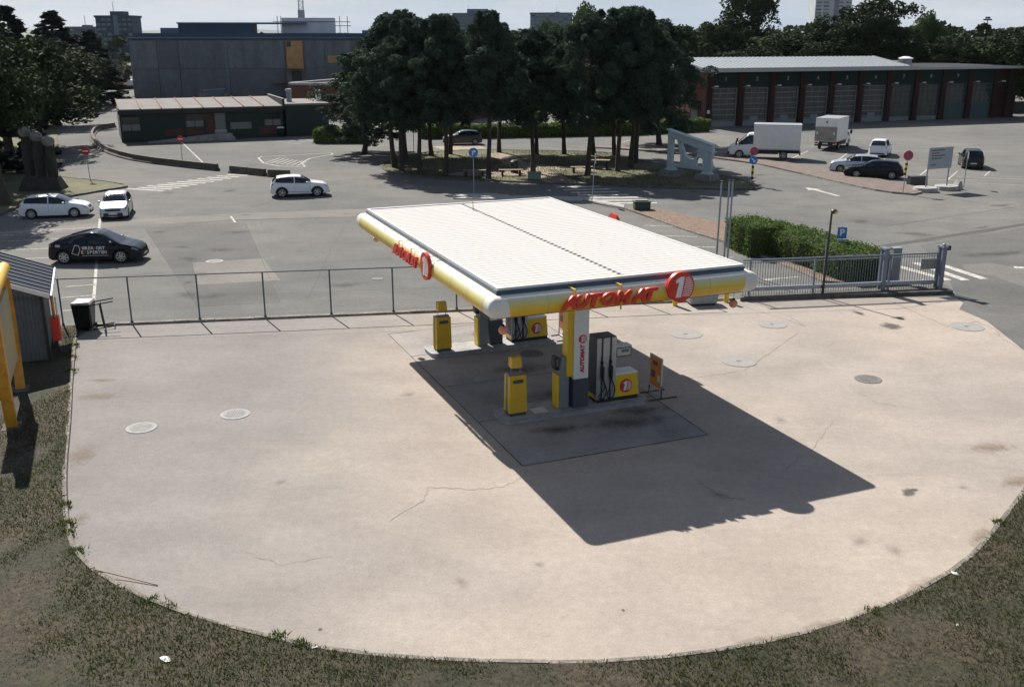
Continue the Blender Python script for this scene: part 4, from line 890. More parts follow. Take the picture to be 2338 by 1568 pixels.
def planter(lab, p, sx_, m_, name='planter_box', rz=0.0):
    t = thing(name, lab, 'planter', (p.x, p.y, p.z), rz, 'green tubs'); part('tub', MB().poly([[(-sx_*.5, -.3), (sx_*.5, -.3), (sx_*.5, .3), (-sx_*.5, .3)], [(-sx_*.42, -.22), (-sx_*.42, .22), (sx_*.42, .22), (sx_*.42, -.22)]], 0, .45), M[m_], t, bevel=.03)
    part('rim', MB().poly([[(-sx_*.54, -.34), (sx_*.54, -.34), (sx_*.54, .34), (-sx_*.54, .34)], [(-sx_*.42, -.22), (-sx_*.42, .22), (sx_*.42, .22), (sx_*.42, -.22)]], .451, .53), M[m_], t, bevel=.01); part('soil', MB().box(-sx_*.42, sx_*.42, -.22, .22, .3, .42), M['mulch'], t)
M['tubpale'] = mat('pale_green_plastic', (.14, .21, .18), .6, var=.1, scale=3); M['tubdark'] = mat('dark_green_plastic', (.025, .05, .04), .6)
planter('pale green tub at the foot of the forked middle pine', at(1220, 409, .1), 1.0, 'tubpale'); planter('dark green tub on the kerb at the end of the brown planting bed', at(1465, 478, .09), 1.0, 'tubdark', rz=.1)

# roadside bits behind the canopy
for px, lab in (((1541, 698), 'yellow bollard left of the pale container under the canopy edge'), ((1658, 690), 'yellow bollard at the left end of the sliding gate')):
    p = at(*px); t = thing('bollard', lab, 'bollard', (p.x, p.y, 0), 0, 'yellow bollards'); part('post', MB().cyl((0, 0, 0), (0, 0, .85), .1, n=14), M['yellowb'], t, smooth=40); part('cap', MB().sphere((0, 0, .85), .1, sz=.5), M['yellowb'], t, smooth=60)
p = at(1603, 697); t = thing('grit_box', 'pale grey lidded grit box against the fence behind the canopy', 'box', (p.x, p.y + .2, 0), ga); part('body', MB().frus(-.55, .55, -.3, .3, .08, -.62, .62, -.36, .36, .5), M['ironpale'], t, bevel=.02); part('lid', MB().frus(-.65, .65, -.38, .38, .501, -.6, .6, -.3, .3, .62), M['ironpale'], t, bevel=.02); part('base', MB().box(-.5, .5, -.26, .26, 0, .079), M['black'], t)

# ---- shed
p = Vector((-15.55, 31.85, 0)); t = thing('corrugated_shed', 'small grey corrugated shed with a dark gable roof at the left edge', 'shed', p, CAN_A)
SW, SD = 4.4, 3.9
wb = MB()
def corr(mb, x0, x1, z0, z1, y, pitch=.12, dep=.02, zt=None):
    n = int((x1 - x0)/pitch*4); rows = [[], []]
    for i in range(n + 1):
        x = x0 + (x1 - x0)*i/n; dd = (0, 1, 1, 0)[i % 4]*dep; rows[0].append((x, y - dd, z0)); rows[1].append((x, y - dd, zt(x) if zt else z1))
    mb.grid(rows)
corr(wb, -SW, 0, .12, 2.40, 0.0); wb.box(-.02, 0, 0.001, SD, .12, 2.4).box(-SW, -SW + .02, .001, SD, .12, 2.4).box(-SW + .02, -.02, SD - .02, SD, .12, 2.4)
part('wall', wb, M['shedwall'], t)
gb = MB(); corr(gb, -SW - .05, .05, 2.402, 0, -.28, .14, .022, lambda x: 2.42 + (1 - abs(x + SW/2)/(SW/2 + .25))*.95); part('gable', gb, M['shedwall'], t)
part('corner_post', MB().box(-.04, .06, -.05, .07, .05, 2.4), M['blackmetal'], t)
M['roofdark'] = mat('dark_roofing_sheet', (.04, .048, .065), .85, .0, spec=.1, var=.15, scale=1.5, stretch=(1, 6, 1))
rs = []
for s_ in (-1, 1):
    xe, xr = -SW/2 + s_*(SW/2 + .28), -SW/2
    n = 22
    for i in range(n):
        y0 = -.32 + (SD + .6)*i/n; y1 = -.32 + (SD + .6)*(i + 1)/n
    r_ = MB(); 
    r_.add([(xr, -.32, 3.42), (xe, -.32, 2.42), (xe, SD + .28, 2.42), (xr, SD + .28, 3.42), (xr, -.32, 3.36), (xe, -.32, 2.36), (xe, SD + .28, 2.36), (xr, SD + .28, 3.36)], [(0, 1, 2, 3), (7, 6, 5, 4), (0, 4, 5, 1), (1, 5, 6, 2), (2, 6, 7, 3)])
    rf = part('roof_slope', r_, M['roofdark'], t)
    for i in range(9):
        y = -.2 + (SD + .3)*i/8; q = MB(); q.tube([(xr, y, 3.435), (xe, y, 2.435)], .018, 5); part('roof_rib', q, M['roofdark'], rf)
    part('barge_board', MB().add([(xr, -.35, 3.44), (xe, -.35, 2.44), (xe, -.35, 2.28), (xr, -.35, 3.28), (xr, -.325, 3.44), (xe, -.325, 2.44), (xe, -.325, 2.28), (xr, -.325, 3.28)], [(0, 1, 2, 3), (7, 6, 5, 4), (0, 4, 5, 1), (1, 5, 6, 2), (2, 6, 7, 3)]), M['white'], rf)
part('gutter_pipe', MB().tube([(.33, SD + .28, 2.33), (.33, -.3, 2.33), (.1, -.2, 2.2)], .05, 7), M['steel'], t)
cu = thing('hose_station', 'red and orange water hose cabinet on the side of the grey shed', 'cabinet', (p.x - .17, p.y + .85, 0), CAN_A)
part('red_box', MB().box(-.03, .25, -.2, .3, .55, 1.35), M['red'], cu, bevel=.02)
part('orange_pole', MB().cyl((.1, .0, 1.352), (.1, .0, 2.1), .05, n=8), M['orange'], cu); part('tube', MB().cyl((.2, .15, 1.352), (.2, .15, 2.0), .03, n=8), M['white'], cu); part('leg', MB().cyl((.1, 0, .05), (.1, 0, .55), .03, n=6), M['blackmetal'], cu)

# ---- yellow pylon
pa, pb = at(28, 975, .06), at(47, 890, .06); a_ = along(pa, pb); L = (pb - pa).length
t = thing('price_pylon', 'tall yellow sign pylon on two tapering legs at the left edge of the lawn', 'pylon sign', (pa.x, pa.y, .06), a_)
PT = 4.9
def legm(x, s_):
    zs = [0, .6, 1.3, 2.1, 2.9, 3.5]; rows = []
    for z in zs:
        wdt = .12 + .30*math.sin(math.pi*min(1, z/4.4)); bow = -.16*math.sin(math.pi*z/4.5)*s_
        rows.append([(x + bow - wdt*.55*s_ - .07, -.14, z), (x + bow + .1, -.14, z), (x + bow + .1, .14, z), (x + bow - wdt*.55*s_ - .07, .14, z), (x + bow - wdt*.55*s_ - .07, -.14, z)])
    m = MB().grid(rows); m.add([rows[0][i] for i in range(4)], [(0, 1, 2, 3)]); m.add([rows[-1][i] for i in range(4)], [(0, 1, 2, 3)]); return m
M['pylonorange'] = mat('sun_faded_orange', (.58, .25, .02), .5, var=.2, scale=3, speck=.15, sscale=20)
part('leg', legm(0, 1), M['pylonorange'], t); part('leg', legm(L, -1), M['pylonorange'], t)
M['pylonface'] = mat('dirty_yellow_sign_face', (.42, .31, .07), .5, col2=(.22, .23, .2), scale=.8)
part('sign_panel', MB().box(.12, L - .12, -.08, .08, 1.1, 3.3), M['pylonface'], t, bevel=.02)
part('top_tube', MB().cyl((-.45, 0, 3.75), (L + .55, 0, 3.75), .17, n=18), M['yellow'], t, smooth=40)
for x in (.3, L/2, L - .3): part('bracket', MB().box(x - .03, x + .03, -.05, .05, 3.3, 3.6), M['pylonorange'], t)
part('back_rail', MB().box(.2, L - .2, .12, .5, 3.4, 3.46), M['pylonorange'], t)
part('foot_plate', MB().box(-.3, .3, -.25, .25, 0, .04).box(L - .3, L + .3, -.25, .25, 0, .04), M['kerbdark'], t)

# ---- wheelie bin and trolley frame
p = at(188, 757); t = thing('wheelie_bin', 'dark wheelie bin with a sunlit pale lid beside the fence', 'bin', (p.x, p.y + .35, 0), .1)
part('body', MB().frus(-.27, .27, -.3, .3, .06, -.34, .34, -.36, .38, 1.02), M['pgreen'], t, bevel=.03)
M['lidpink'] = mat('sun_bleached_lid', (.42, .32, .34), .35, var=.1, scale=3)
ld = part('lid', MB().frus(-.36, .36, -.4, .42, 1.021, -.3, .3, -.34, .34, 1.1), M['lidpink'], t, bevel=.02); part('hinge', MB().cyl((-.3, .42, 1.04), (.3, .42, 1.04), .025, n=7), M['black'], ld)
for x in (-.28, .28): part('wheel', MB().cyl((x - .03, .3, .1), (x + .03, .3, .1), .1, n=14), M['black'], t)
p = at(228, 752); t = thing('steel_trestle', 'dark steel trolley frame standing right of the wheelie bin', 'trolley', (p.x, p.y + .2, 0), .35)
for y in (-.25, .25): part('side_frame', MB().tube([(-.3, y, .03), (.45, y, .1), (.45, y, .1)], .025, 6).tube([(.1, y, .06), (.02, y, 1.0)], .025, 6).tube([(-.35, y, .95), (.5, y, 1.05)], .025, 6), M['blackmetal'], t)
for x, z in ((.02, .98), (-.3, .05), (.45, .12), (.06, .5)): part('cross_tube', MB().tube([(x, -.25, z), (x, .25, z)], .022, 6), M['blackmetal'], t)
part('mesh_panel', MB().box(-.32, -.3, -.25, .25, .05, .9), M['fence'], t)

# ---- road barriers
def barrier_mesh(L):
    pr = [(-.30, 0), (.30, 0), (.30, .10), (.17, .22), (.12, .55), (-.12, .55), (-.17, .22), (-.30, .10)]
    return MB().poly(pr, -L/2 + .02, L/2 - .02, lambda x, y, q: (q, x, y))
bpx = [(262, 291), (232, 295), (216, 303), (211, 315), (219, 330), (240, 345), (270, 357), (320, 369), (380, 377), (440, 384), (497, 390)]
q = spline([at(*p) for p in bpx], 3.4)
bm_ = barrier_mesh(2.6).mesh('concrete_barrier', M['barrier'])
nbar = len(q) - 1
for i, (a, b_) in enumerate(zip(q, q[1:])):
    Lb = (b_ - a).length
    if Lb < 1: continue
    c_ = (a + b_)/2; o = link('concrete_barrier', bm_, None, (c_.x, c_.y, 0), along(a, b_)); o.scale.x = Lb/2.6
    tag(o, f'dark concrete barrier, {ORD[min(nbar - 1 - i, 17)]} from the gap in the curved row', 'barrier', 'road barriers')
for a, b_, lab in (((527, 394), (566, 398), 'dark concrete barrier just right of the gap in the row'), ((567, 398), (606, 402), 'dark concrete barrier second right of the gap in the row'), ((613, 403), (662, 405), 'dark concrete barrier at the right end, directly behind the white car')):
    a, b_ = at(*a), at(*b_); Lb = (b_ - a).length; c_ = (a + b_)/2; o = link('concrete_barrier', bm_, None, (c_.x, c_.y, 0), along(a, b_)); o.scale.x = Lb/2.6; tag(o, lab, 'barrier', 'road barriers')
pa, pb = at(137, 276), at(205, 254); t = thing('guard_rail', 'pale steel guard rail along the road bend at the far left', 'guard rail', pa, along(pa, pb)); L = (pb - pa).length
part('rail', MB().poly([(-.03, .45), (.03, .5), (-.03, .6), (.03, .7), (-.03, .78), (-.06, .6)], 0, L, lambda x, y, q: (q, x, y)), M['steel'], t)
for i in range(8): part('post', MB().box(-.04, .04, .04, .12, 0, .7), M['steel'], t, (i*L/7.2 + .1, 0, 0))
# litter on the lawn
for x, y, s_, lab in ((378, 1507, .11, 'crumpled white paper on the bare earth of the lawn'), (718, 1478, .05, 'small white paper scrap in the grass by the kerb'), (2180, 1311, .09, 'white litter lying against the right kerb'), (2185, 1427, .04, 'tiny white scrap on the dark grass at the right')):
    p = at(x, y, .08); b = MB(); v = [(random.uniform(-s_, s_), random.uniform(-s_*.6, s_*.6), random.uniform(0, s_*.5)) for _ in range(7)]
    b.add([(-s_, -s_*.5, 0), (0, -s_*.6, s_*.35), (s_, -s_*.4, .02), (-s_*.8, s_*.4, s_*.3), (.1*s_, s_*.5, .02), (s_*.9, s_*.5, s_*.4)], [(0, 1, 4, 3), (1, 2, 5, 4)])
    o = link('paper_scrap', b.mesh('paper_scrap', M['white']), None, (p.x, p.y, .085), random.uniform(0, 3)); tag(o, lab, 'litter', 'litter')
pa, pb = at(215, 1312), at(360, 1337); o = link('fallen_stick', MB().tube([(pa.x, pa.y, .13), ((pa.x+pb.x)/2, (pa.y+pb.y)/2 + .03, .06), (pb.x, pb.y, .02)], .012, 5).mesh('fallen_stick', M['wood'])); tag(o, 'thin dry stick lying over the kerb onto the forecourt', 'stick')
# ================================================================ VEHICLES
def lerp(a, b, t): return a + (b - a)*t
class Body:
    def __init__(s, L, W, top, belt, wheels, rw, base=.2, hr=.74, plan=None, hoodhr=.9):
        s.L, s.W, s.top, s.belt, s.wheels, s.rw, s.base, s.hr, s.hoodhr = L, W, top, belt, wheels, rw, base, hr, hoodhr
        s.plan = plan or [(0, .80), (.02, .88), (.06, .95), (.15, .99), (.5, 1), (.8, .985), (.9, .95), (.96, .87), (.985, .78), (1, .66)]
    def ip(s, tab, x):
        u = x/s.L; return float(np.interp(u, [a for a, _ in tab], [b for _, b in tab]))
    def sec(s, x):
        """half section, y>=0: list of (y, z) from sill to roof centre"""
        zt, zb = s.ip(s.top, x), s.ip(s.belt, x); zb = min(zb, zt - .015); hw = s.W/2*s.ip(s.plan, x); zl = s.base
        u = x/s.L
        if u < .04: zl = s.base + .10*(1 - u/.04)
        if u > .96: zl = s.base + .06*(u - .96)/.04
        for xw in s.wheels:
            R_ = s.rw + .055; d = abs(x - xw)
            if d < R_: zl = max(zl, s.rw + math.sqrt(R_*R_ - d*d) - .02)
        g = zt - zb; k = min(1, max(0, (g - .08)/.3)); hr = lerp(s.hoodhr, s.hr, k)*hw
        zm = max(lerp(s.base, zb, .55), zl + .03); zm = min(zm, zb - .02)
        ze = zb + g*.84
        return [(hw*.93, zl), (hw*.985, zl + .015), (hw, zm), (hw*.985, lerp(zm, zb, .75)), (hw*.955, zb), (lerp(hw*.955, hr, .55), zb + g*.52), (hr, ze), (hr*.86, zb + g*.955), (hr*.5, zt - g*.008 - .004), (0, zt)]
    def stations(s):
        xs = set(np.round(np.linspace(0, s.L, 47), 4))
        for xw in s.wheels:
            R_ = s.rw + .055
            for a in np.linspace(0, math.pi, 13): xs.add(round(xw + R_*math.cos(a), 4))
            xs.add(round(xw - R_ - .004, 4)); xs.add(round(xw + R_ + .004, 4))
        for a, _ in s.top: xs.add(round(a*s.L, 4))
        xs = sorted(xs); out = [xs[0]]
        for x in xs[1:]:
            if x - out[-1] > .0035: out.append(x)
        return out
    def P(s, x, j, t=0.0, side=1, off=0.0):
        """point on section segment j (fractional)"""
        q = s.sec(x); i = int(min(j, len(q) - 2)); f = j - i; y = lerp(q[i][0], q[i+1][0], f); z = lerp(q[i][1], q[i+1][1], f)
        dy, dz = q[i+1][0] - q[i][0], q[i+1][1] - q[i][1]; l = math.hypot(dy, dz) or 1
        ny, nz = dz/l, -dy/l
        return (x - s.L/2, side*(y + ny*off), z + nz*off)
    def mesh(s):
        b = MB(); rows = []
        for x in s.stations():
            q = s.sec(x); X = x - s.L/2
            rows.append([(X, 0, s.base)] + [(X, -y, z) for y, z in q] + [(X, y, z) for y, z in q[-2::-1]] + [(X, 0, s.base)])
        b.grid(rows)
        for r in (rows[0], rows[-1]): b.add(r[:-1], [tuple(range(len(r) - 1))])
        return b
    def patch(s, x0, x1, j0, j1, side, off=.006, nx=10, nj=3, slant=0.0):
        rows = []
        for a in range(nj + 1):
            j = lerp(j0, j1, a/nj); rows.append([s.P(lerp(x0, x1, c/nx) + slant*a/nj, j, 0, side, off) for c in range(nx + 1)])
        return MB().grid(rows)
    def top_patch(s, x0, x1, j0, off=.006, nx=8):
        rows = []
        for c in range(nx + 1):
            x = lerp(x0, x1, c/nx); js = [lerp(j0, 9, k/6) for k in range(7)]
            rows.append([s.P(x, j, 0, -1, off) for j in js] + [s.P(x, j, 0, 1, off) for j in js[-2::-1]])
        return MB().grid(rows)

_wm = {}
def wheel_meshes(r, spokes, rimm):
    key = (round(r, 3), spokes, rimm)
    if key not in _wm:
        n = 24; pr = [(r*.66, -.1), (r*.9, -.1), (r*.985, -.075), (r, -.04), (r, .04), (r*.985, .075), (r*.9, .1), (r*.66, .1)]
        ty = MB().grid([[(a*math.cos(2*math.pi*i/n), y, a*math.sin(2*math.pi*i/n)) for a, y in pr] for i in range(n + 1)])
        ty.poly([(r*.67*math.cos(2*math.pi*i/n), r*.67*math.sin(2*math.pi*i/n)) for i in range(n)], -.05, .05, lambda x, y, t: (x, t, y))
        rm = MB(); ri = [(r*.69*math.cos(2*math.pi*i/n), r*.69*math.sin(2*math.pi*i/n)) for i in range(n)]; rj = [(r*.60*math.cos(2*math.pi*i/n), r*.60*math.sin(2*math.pi*i/n)) for i in range(n)][::-1]
        rm.poly([ri, rj], -.102, -.06, lambda x, y, t: (x, t, y)); rm.cyl((0, -.1, 0), (0, -.055, 0), r*.17, n=10)
        for k in range(spokes):
            a = 2*math.pi*k/spokes; c_, s_ = math.cos(a), math.sin(a); wv = r*.085
            rm.add([(c_*r*.12 - s_*wv*1.2, -.092, s_*r*.12 + c_*wv*1.2), (c_*r*.62 - s_*wv, -.096, s_*r*.62 + c_*wv), (c_*r*.62 + s_*wv, -.096, s_*r*.62 - c_*wv), (c_*r*.12 + s_*wv*1.2, -.092, s_*r*.12 - c_*wv*1.2)], [(0, 1, 2, 3)])
        _wm[key] = (ty.mesh('wheel', M['tyre'], 40), rm.mesh('rim', M[rimm]))
    return _wm[key]
def add_wheels(t, body_L, W, wheels, r, spokes=5, rimm='rim'):
    ty, rm = wheel_meshes(r, spokes, rimm)
    for xw in wheels:
        for s_ in (-1, 1):
            o = link('wheel', ty, t, (xw - body_L/2, s_*(W/2 - .115), r), 0 if s_ < 0 else math.pi); link('rim', rm, o)
PROF = {
 'hatch': ([(0, .60), (.012, .76), (.03, .98), (.07, 1.16), (.115, 1.36), (.16, 1.42), (.30, 1.47), (.44, 1.475), (.54, 1.43), (.60, 1.34), (.715, 1.03), (.74, .985), (.82, .93), (.90, .86), (.955, .76), (.985, .64), (1, .5)],
           [(0, .58), (.012, .74), (.03, .93), (.07, 1.0), (.15, .99), (.45, .93), (.70, .90), (.74, .90), (.82, .87), (.90, .80), (.955, .71), (.985, .61), (1, .48)]),
 'fast': ([(0, .62), (.012, .82), (.022, 1.06), (.05, 1.12), (.12, 1.24), (.22, 1.42), (.34, 1.56), (.45, 1.62), (.53, 1.615), (.60, 1.52), (.76, 1.10), (.785, 1.05), (.86, .97), (.93, .87), (.97, .76), (.99, .62), (1, .45)],
          [(0, .60), (.012, .8), (.022, 1.02), (.05, 1.06), (.12, 1.08), (.3, 1.05), (.5, 1.01), (.74, .97), (.785, .96), (.86, .90), (.93, .81), (.97, .71), (.99, .59), (1, .43)]),
 'suv': ([(0, .64), (.012, .85), (.03, 1.08), (.07, 1.26), (.12, 1.46), (.17, 1.50), (.3, 1.55), (.44, 1.55), (.52, 1.51), (.58, 1.42), (.69, 1.09), (.72, 1.05), (.82, 1.0), (.92, .93), (.965, .82), (.99, .68), (1, .5)],
         [(0, .62), (.012, .83), (.03, 1.03), (.07, 1.10), (.2, 1.06), (.45, 1.01), (.68, .98), (.72, .98), (.82, .94), (.92, .87), (.965, .77), (.99, .65), (1, .48)]),
 'mpv': ([(0, .64), (.010, .95), (.02, 1.12), (.05, 1.42), (.08, 1.60), (.14, 1.65), (.35, 1.67), (.5, 1.65), (.58, 1.56), (.78, 1.08), (.80, 1.04), (.90, .93), (.965, .8), (.99, .66), (1, .5)],
         [(0, .62), (.010, .92), (.02, 1.02), (.05, 1.05), (.3, 1.02), (.6, .98), (.78, .96), (.80, .96), (.90, .87), (.965, .75), (.99, .63), (1, .48)]),
 'wagon': ([(0, .60), (.012, .8), (.03, .98), (.06, 1.14), (.10, 1.36), (.14, 1.43), (.3, 1.48), (.46, 1.48), (.54, 1.42), (.60, 1.32), (.70, 1.02), (.725, .98), (.85, .91), (.93, .83), (.97, .72), (.99, .6), (1, .45)],
           [(0, .58), (.012, .78), (.03, .94), (.06, 1.0), (.3, .98), (.5, .94), (.7, .91), (.725, .91), (.85, .85), (.93, .77), (.97, .67), (.99, .57), (1, .43)]),
}
def car(label, kind, L, W, paintm, pos, heading, name='parked_car', rw=.325, wheels=None, spokes=5, group='cars parked in the lots', suv=False, cat='car', rimm='rim', k=.92):
    top, belt = PROF[kind]; wheels = wheels or (L*.19, L*.80)
    B = Body(L, W, top, belt, wheels, rw, .24 if suv else .2)
    t = thing(name, label, cat, (pos[0], pos[1], .009), heading, group); t.scale = (k, k, k)
    bd = part('body', B.mesh(), M[paintm], t, smooth=32)
    xr = next(a for a, z in top if z > .985*max(z_ for _, z_ in top)); ws = [a for a, z in top if z > .93*max(z_ for _, z_ in top)][-1]
    cow = {'hatch': .725, 'fast': .775, 'suv': .70, 'mpv': .785, 'wagon': .71}[kind]; rear = {'hatch': (.035, .13), 'fast': (.06, .30), 'suv': (.035, .12), 'mpv': (.018, .075), 'wagon': (.035, .11)}[kind]
    part('windscreen', B.top_patch(L*(ws + .005), L*(cow - .012), 6.15), M['carglass'], t, smooth=50)
    part('rear_window', B.top_patch(L*rear[0], L*rear[1], 6.2), M['carglass'], t, smooth=50)
    if kind == 'fast': part('roof_glass', B.top_patch(L*.31, L*.54, 6.6), M['carglass'], t, smooth=50)
    wr = {'hatch': .09, 'fast': .13, 'suv': .09, 'mpv': .06, 'wagon': .075}[kind]; mid = {'hatch': .43, 'fast': .44, 'suv': .41, 'mpv': .43, 'wagon': .41}[kind]
    for s_ in (-1, 1):
        for x0, x1 in ((wr, mid - .008), (mid + .008, cow - .05)):
            part('side_window', B.patch(L*x0, L*x1, 4.08, 5.95, s_, .005, 12, 4), M['carglass'], t, smooth=50)
        for x in (mid, mid - .225, cow - .03): part('door_seam', B.patch(L*x - .006, L*x + .006, 1.4, 4.0, s_, .002, 1, 6), M['trim'], t)
        for x in (mid - .14, mid + .04): part('door_handle', B.patch(L*x, L*x + .2, 3.15, 3.35, s_, .02, 2, 1), M[paintm], t)
        part('headlight', B.patch(L*.905, L*.968, 3.05, 4.0, s_, .006, 6, 2, .03), M['lamp'], t, smooth=50)
        part('tail_light', B.patch(L*.008, L*.05, 2.9, 3.95, s_, .006, 4, 2), M['taillamp'], t, smooth=50)
        mx = L*(cow - .075) - L/2; y = B.sec(L*(cow - .075))[4][0]
        part('wing_mirror', MB().sphere((mx, s_*(y + .1), belt[6][1] + .10), .1, 10, 7, .7), M[paintm], t, smooth=60)
        part('sill_trim', B.patch(L*.19 + rw + .08, L*.80 - rw - .08, .02, 1.35, s_, .008, 8, 1), M['trim'] if suv else M[paintm], t)
        if suv:
            for xw in wheels:
                n = 14; ro, ri = rw + .12, rw + .05
                rows = [[], []]
                for k in range(n + 1):
                    a = math.pi*k/n; x = xw + ro*math.cos(a)
                    for rr_, R_ in ((rows[0], ri), (rows[1], ro)): rr_.append((xw + R_*math.cos(a) - L/2, s_*(W/2*B.ip(B.plan, xw + R_*math.cos(a)) + .012), max(.25, rw + R_*math.sin(a) - .02)))
                part('arch_trim', MB().grid(rows), M['trim'], t)
    # nose and tail fittings sit on the end faces
    zf = lambda z: z
    hwf = W/2*.66
    part('grille', MB().poly(rr2(-hwf*1.0, hwf*1.0, .25, .47, .06), L/2 - .06, L/2 + .012, lambda x, y, q: (q, x, y)), M['trim'], t)
    part('upper_grille', B.top_patch(L*.968, L*.993, 7.3, .008, 3), M['trim'], t)
    part('number_plate', MB().box(L/2 + .013, L/2 + .022, -.26, .26, .36, .46), M['plate'], t)
    part('rear_bumper_insert', MB().poly(rr2(-W*.36, W*.36, .30, .42, .04), -L/2 - .012, -L/2 + .05, lambda x, y, q: (q, x, y)), M['trim'], t)
    part('number_plate', MB().box(-L/2 - .018, -L/2 - .006, -.26, .26, .47, .57), M['plate'], t)
    add_wheels(t, L, W, wheels, rw, spokes, rimm)
    part('underbody', MB().box(-L*.44, L*.44, -W*.36, W*.36, .16, .42), M['trim'], t)
    return t, B
def by_wheels(rear_px, front_px, W, side, L, wheels):
    """centre and heading from the near-side wheel contacts"""
    a, b = at(*rear_px), at(*front_px); h = along(a, b); d = Vector((math.cos(h), math.sin(h))); n = Vector((-d.y, d.x))*side
    mid = (a.xy + b.xy)/2 + n*(W/2 - .1); off = (wheels[0] + wheels[1])/2 - L/2
    return mid - d*off, h
Lb, Wb = 4.75, 1.92
wb_ = (Lb*.175, Lb*.785)
p, h = by_wheels((146.5, 604), (278, 602), Wb, 1, Lb, wb_)
t, B = car('black fastback car with white and red lettering on its doors', 'fast', Lb, Wb, 'pblack', p, h, rw=.36, wheels=wb_, spokes=7)
M['lwhite'] = mat('vinyl_white', (.6, .6, .6), .5); M['lred'] = mat('vinyl_red', (.3, .02, .02), .5)
def door_text(txt, cols, x, z, size):
    x0 = x
    for ch, c in zip(txt, cols):
        me = text_mesh(ch, size, .003, M[c], 0, .008)
        o = link('door_letter', me, t, (x0, -Wb/2 - .012, z)); o.rotation_euler = (math.pi/2 - .04, 0, 0); x0 += size*.66
door_text('FØRERKORT', ['lred'] + ['lwhite']*4 + ['lred'] + ['lwhite']*3, -.62, .84, .22)
door_text('EKSPERTEN', ['lwhite', 'lred'] + ['lwhite']*7, -.56, .62, .22)
part('door_emblem', MB().poly([[(-1.12, .56), (-.78, .46), (-.66, .72), (-.7, 1.0), (-.92, 1.02)], [(-1.08, .58), (-.9, .98), (-.72, .96), (-.69, .73), (-.8, .5)]], Wb/2 + .006, Wb/2 + .010, lambda x, y, q: (x, -q, y)), M['lwhite'], t)
part('door_stripe', MB().box(-.6, .75, -Wb/2 - .011, -Wb/2 - .007, .44, .46), M['lwhite'], t)
o = link('quarter_lettering', text_mesh('000', .16, .003, M['lwhite'], 0, .006), t, (-1.78, -Wb/2 - .002, .97)); o.rotation_euler = (math.pi/2 - .05, 0, 0)
L1, W1 = 4.35, 1.77; w1 = (L1*.18, L1*.785)
p, h = by_wheels((69.5, 501), (174, 497.5), W1, 1, L1, w1)
car('white hatchback parked at the far left before the dark trees', 'hatch', L1, W1, 'pwhite', p, h, wheels=w1, spokes=9)
fa, fb_ = at(231, 499), at(294.5, 498); c_ = (fa + fb_)/2; h = R(-75)
d = Vector((math.cos(h), math.sin(h)))
car('silver white car facing the camera between the white hatchback and the crossing', 'hatch', 4.4, 1.8, 'psilver', c_.xy - d*(4.4*.29), h, wheels=(4.4*.18, 4.4*.79))
L2, W2 = 4.28, 1.78; w2 = (L2*.19, L2*.79)
p, h = by_wheels((644.5, 452), (725.5, 449), W2, 1, L2, w2)
car('white crossover with black wheel arches driving past the barriers', 'suv', L2, W2, 'pwhite', p, h, 'moving_car', .35, w2, 5, 'cars parked in the lots', True)
# right hand lot
Lk, Wk = 4.75, 1.83; wk = (Lk*.19, Lk*.78)
p, h = by_wheels((2035, 410), (1955, 406.5), Wk, -1, Lk, wk)
car('black estate car parked nearest the paved divider', 'wagon', Lk, Wk, 'pblack', p, h, wheels=wk)
Ls, Ws = 4.49, 1.79; ws_ = (Ls*.185, Ls*.785)
f_ = at(1914, 394.5); d = Vector((math.cos(h), math.sin(h))); n = Vector((-d.y, d.x))*-1
car('silver hatchback parked directly behind the black estate car', 'suv', Ls, Ws, 'psilver', f_.xy - d*(ws_[1] - Ls/2) + n*(Ws/2 - .1), h + .03, wheels=ws_)
def by_rear(l_px, r_px, L, W, wr_, tilt=0.0):
    a, b = at(*l_px), at(*r_px); h = along(a, b) + math.pi/2 + tilt; d = Vector((math.cos(h), math.sin(h))); return (a.xy + b.xy)/2 + d*(L/2 - wr_), h
p = at(2004, 358).xy + Vector((math.cos(R(64)), math.sin(R(64))))*1.4; h = R(64); car('white people carrier seen from behind beyond the silver hatchback', 'mpv', 4.5, 1.83, 'pwhite', p, h)
p, h = by_rear((2199, 385), (2240, 386), 4.5, 1.85, .8, -.1); car('dark green people carrier parked alone at the far right of the lot', 'mpv', 4.5, 1.85, 'pgreen', p, h)
p, h = by_wheels((1086, 331), (1032, 332), 1.8, -1, 4.3, (4.3*.185, 4.3*.785)); car('dark grey car behind the pine trunks', 'suv', 4.3, 1.8, 'pgrey', p, h)

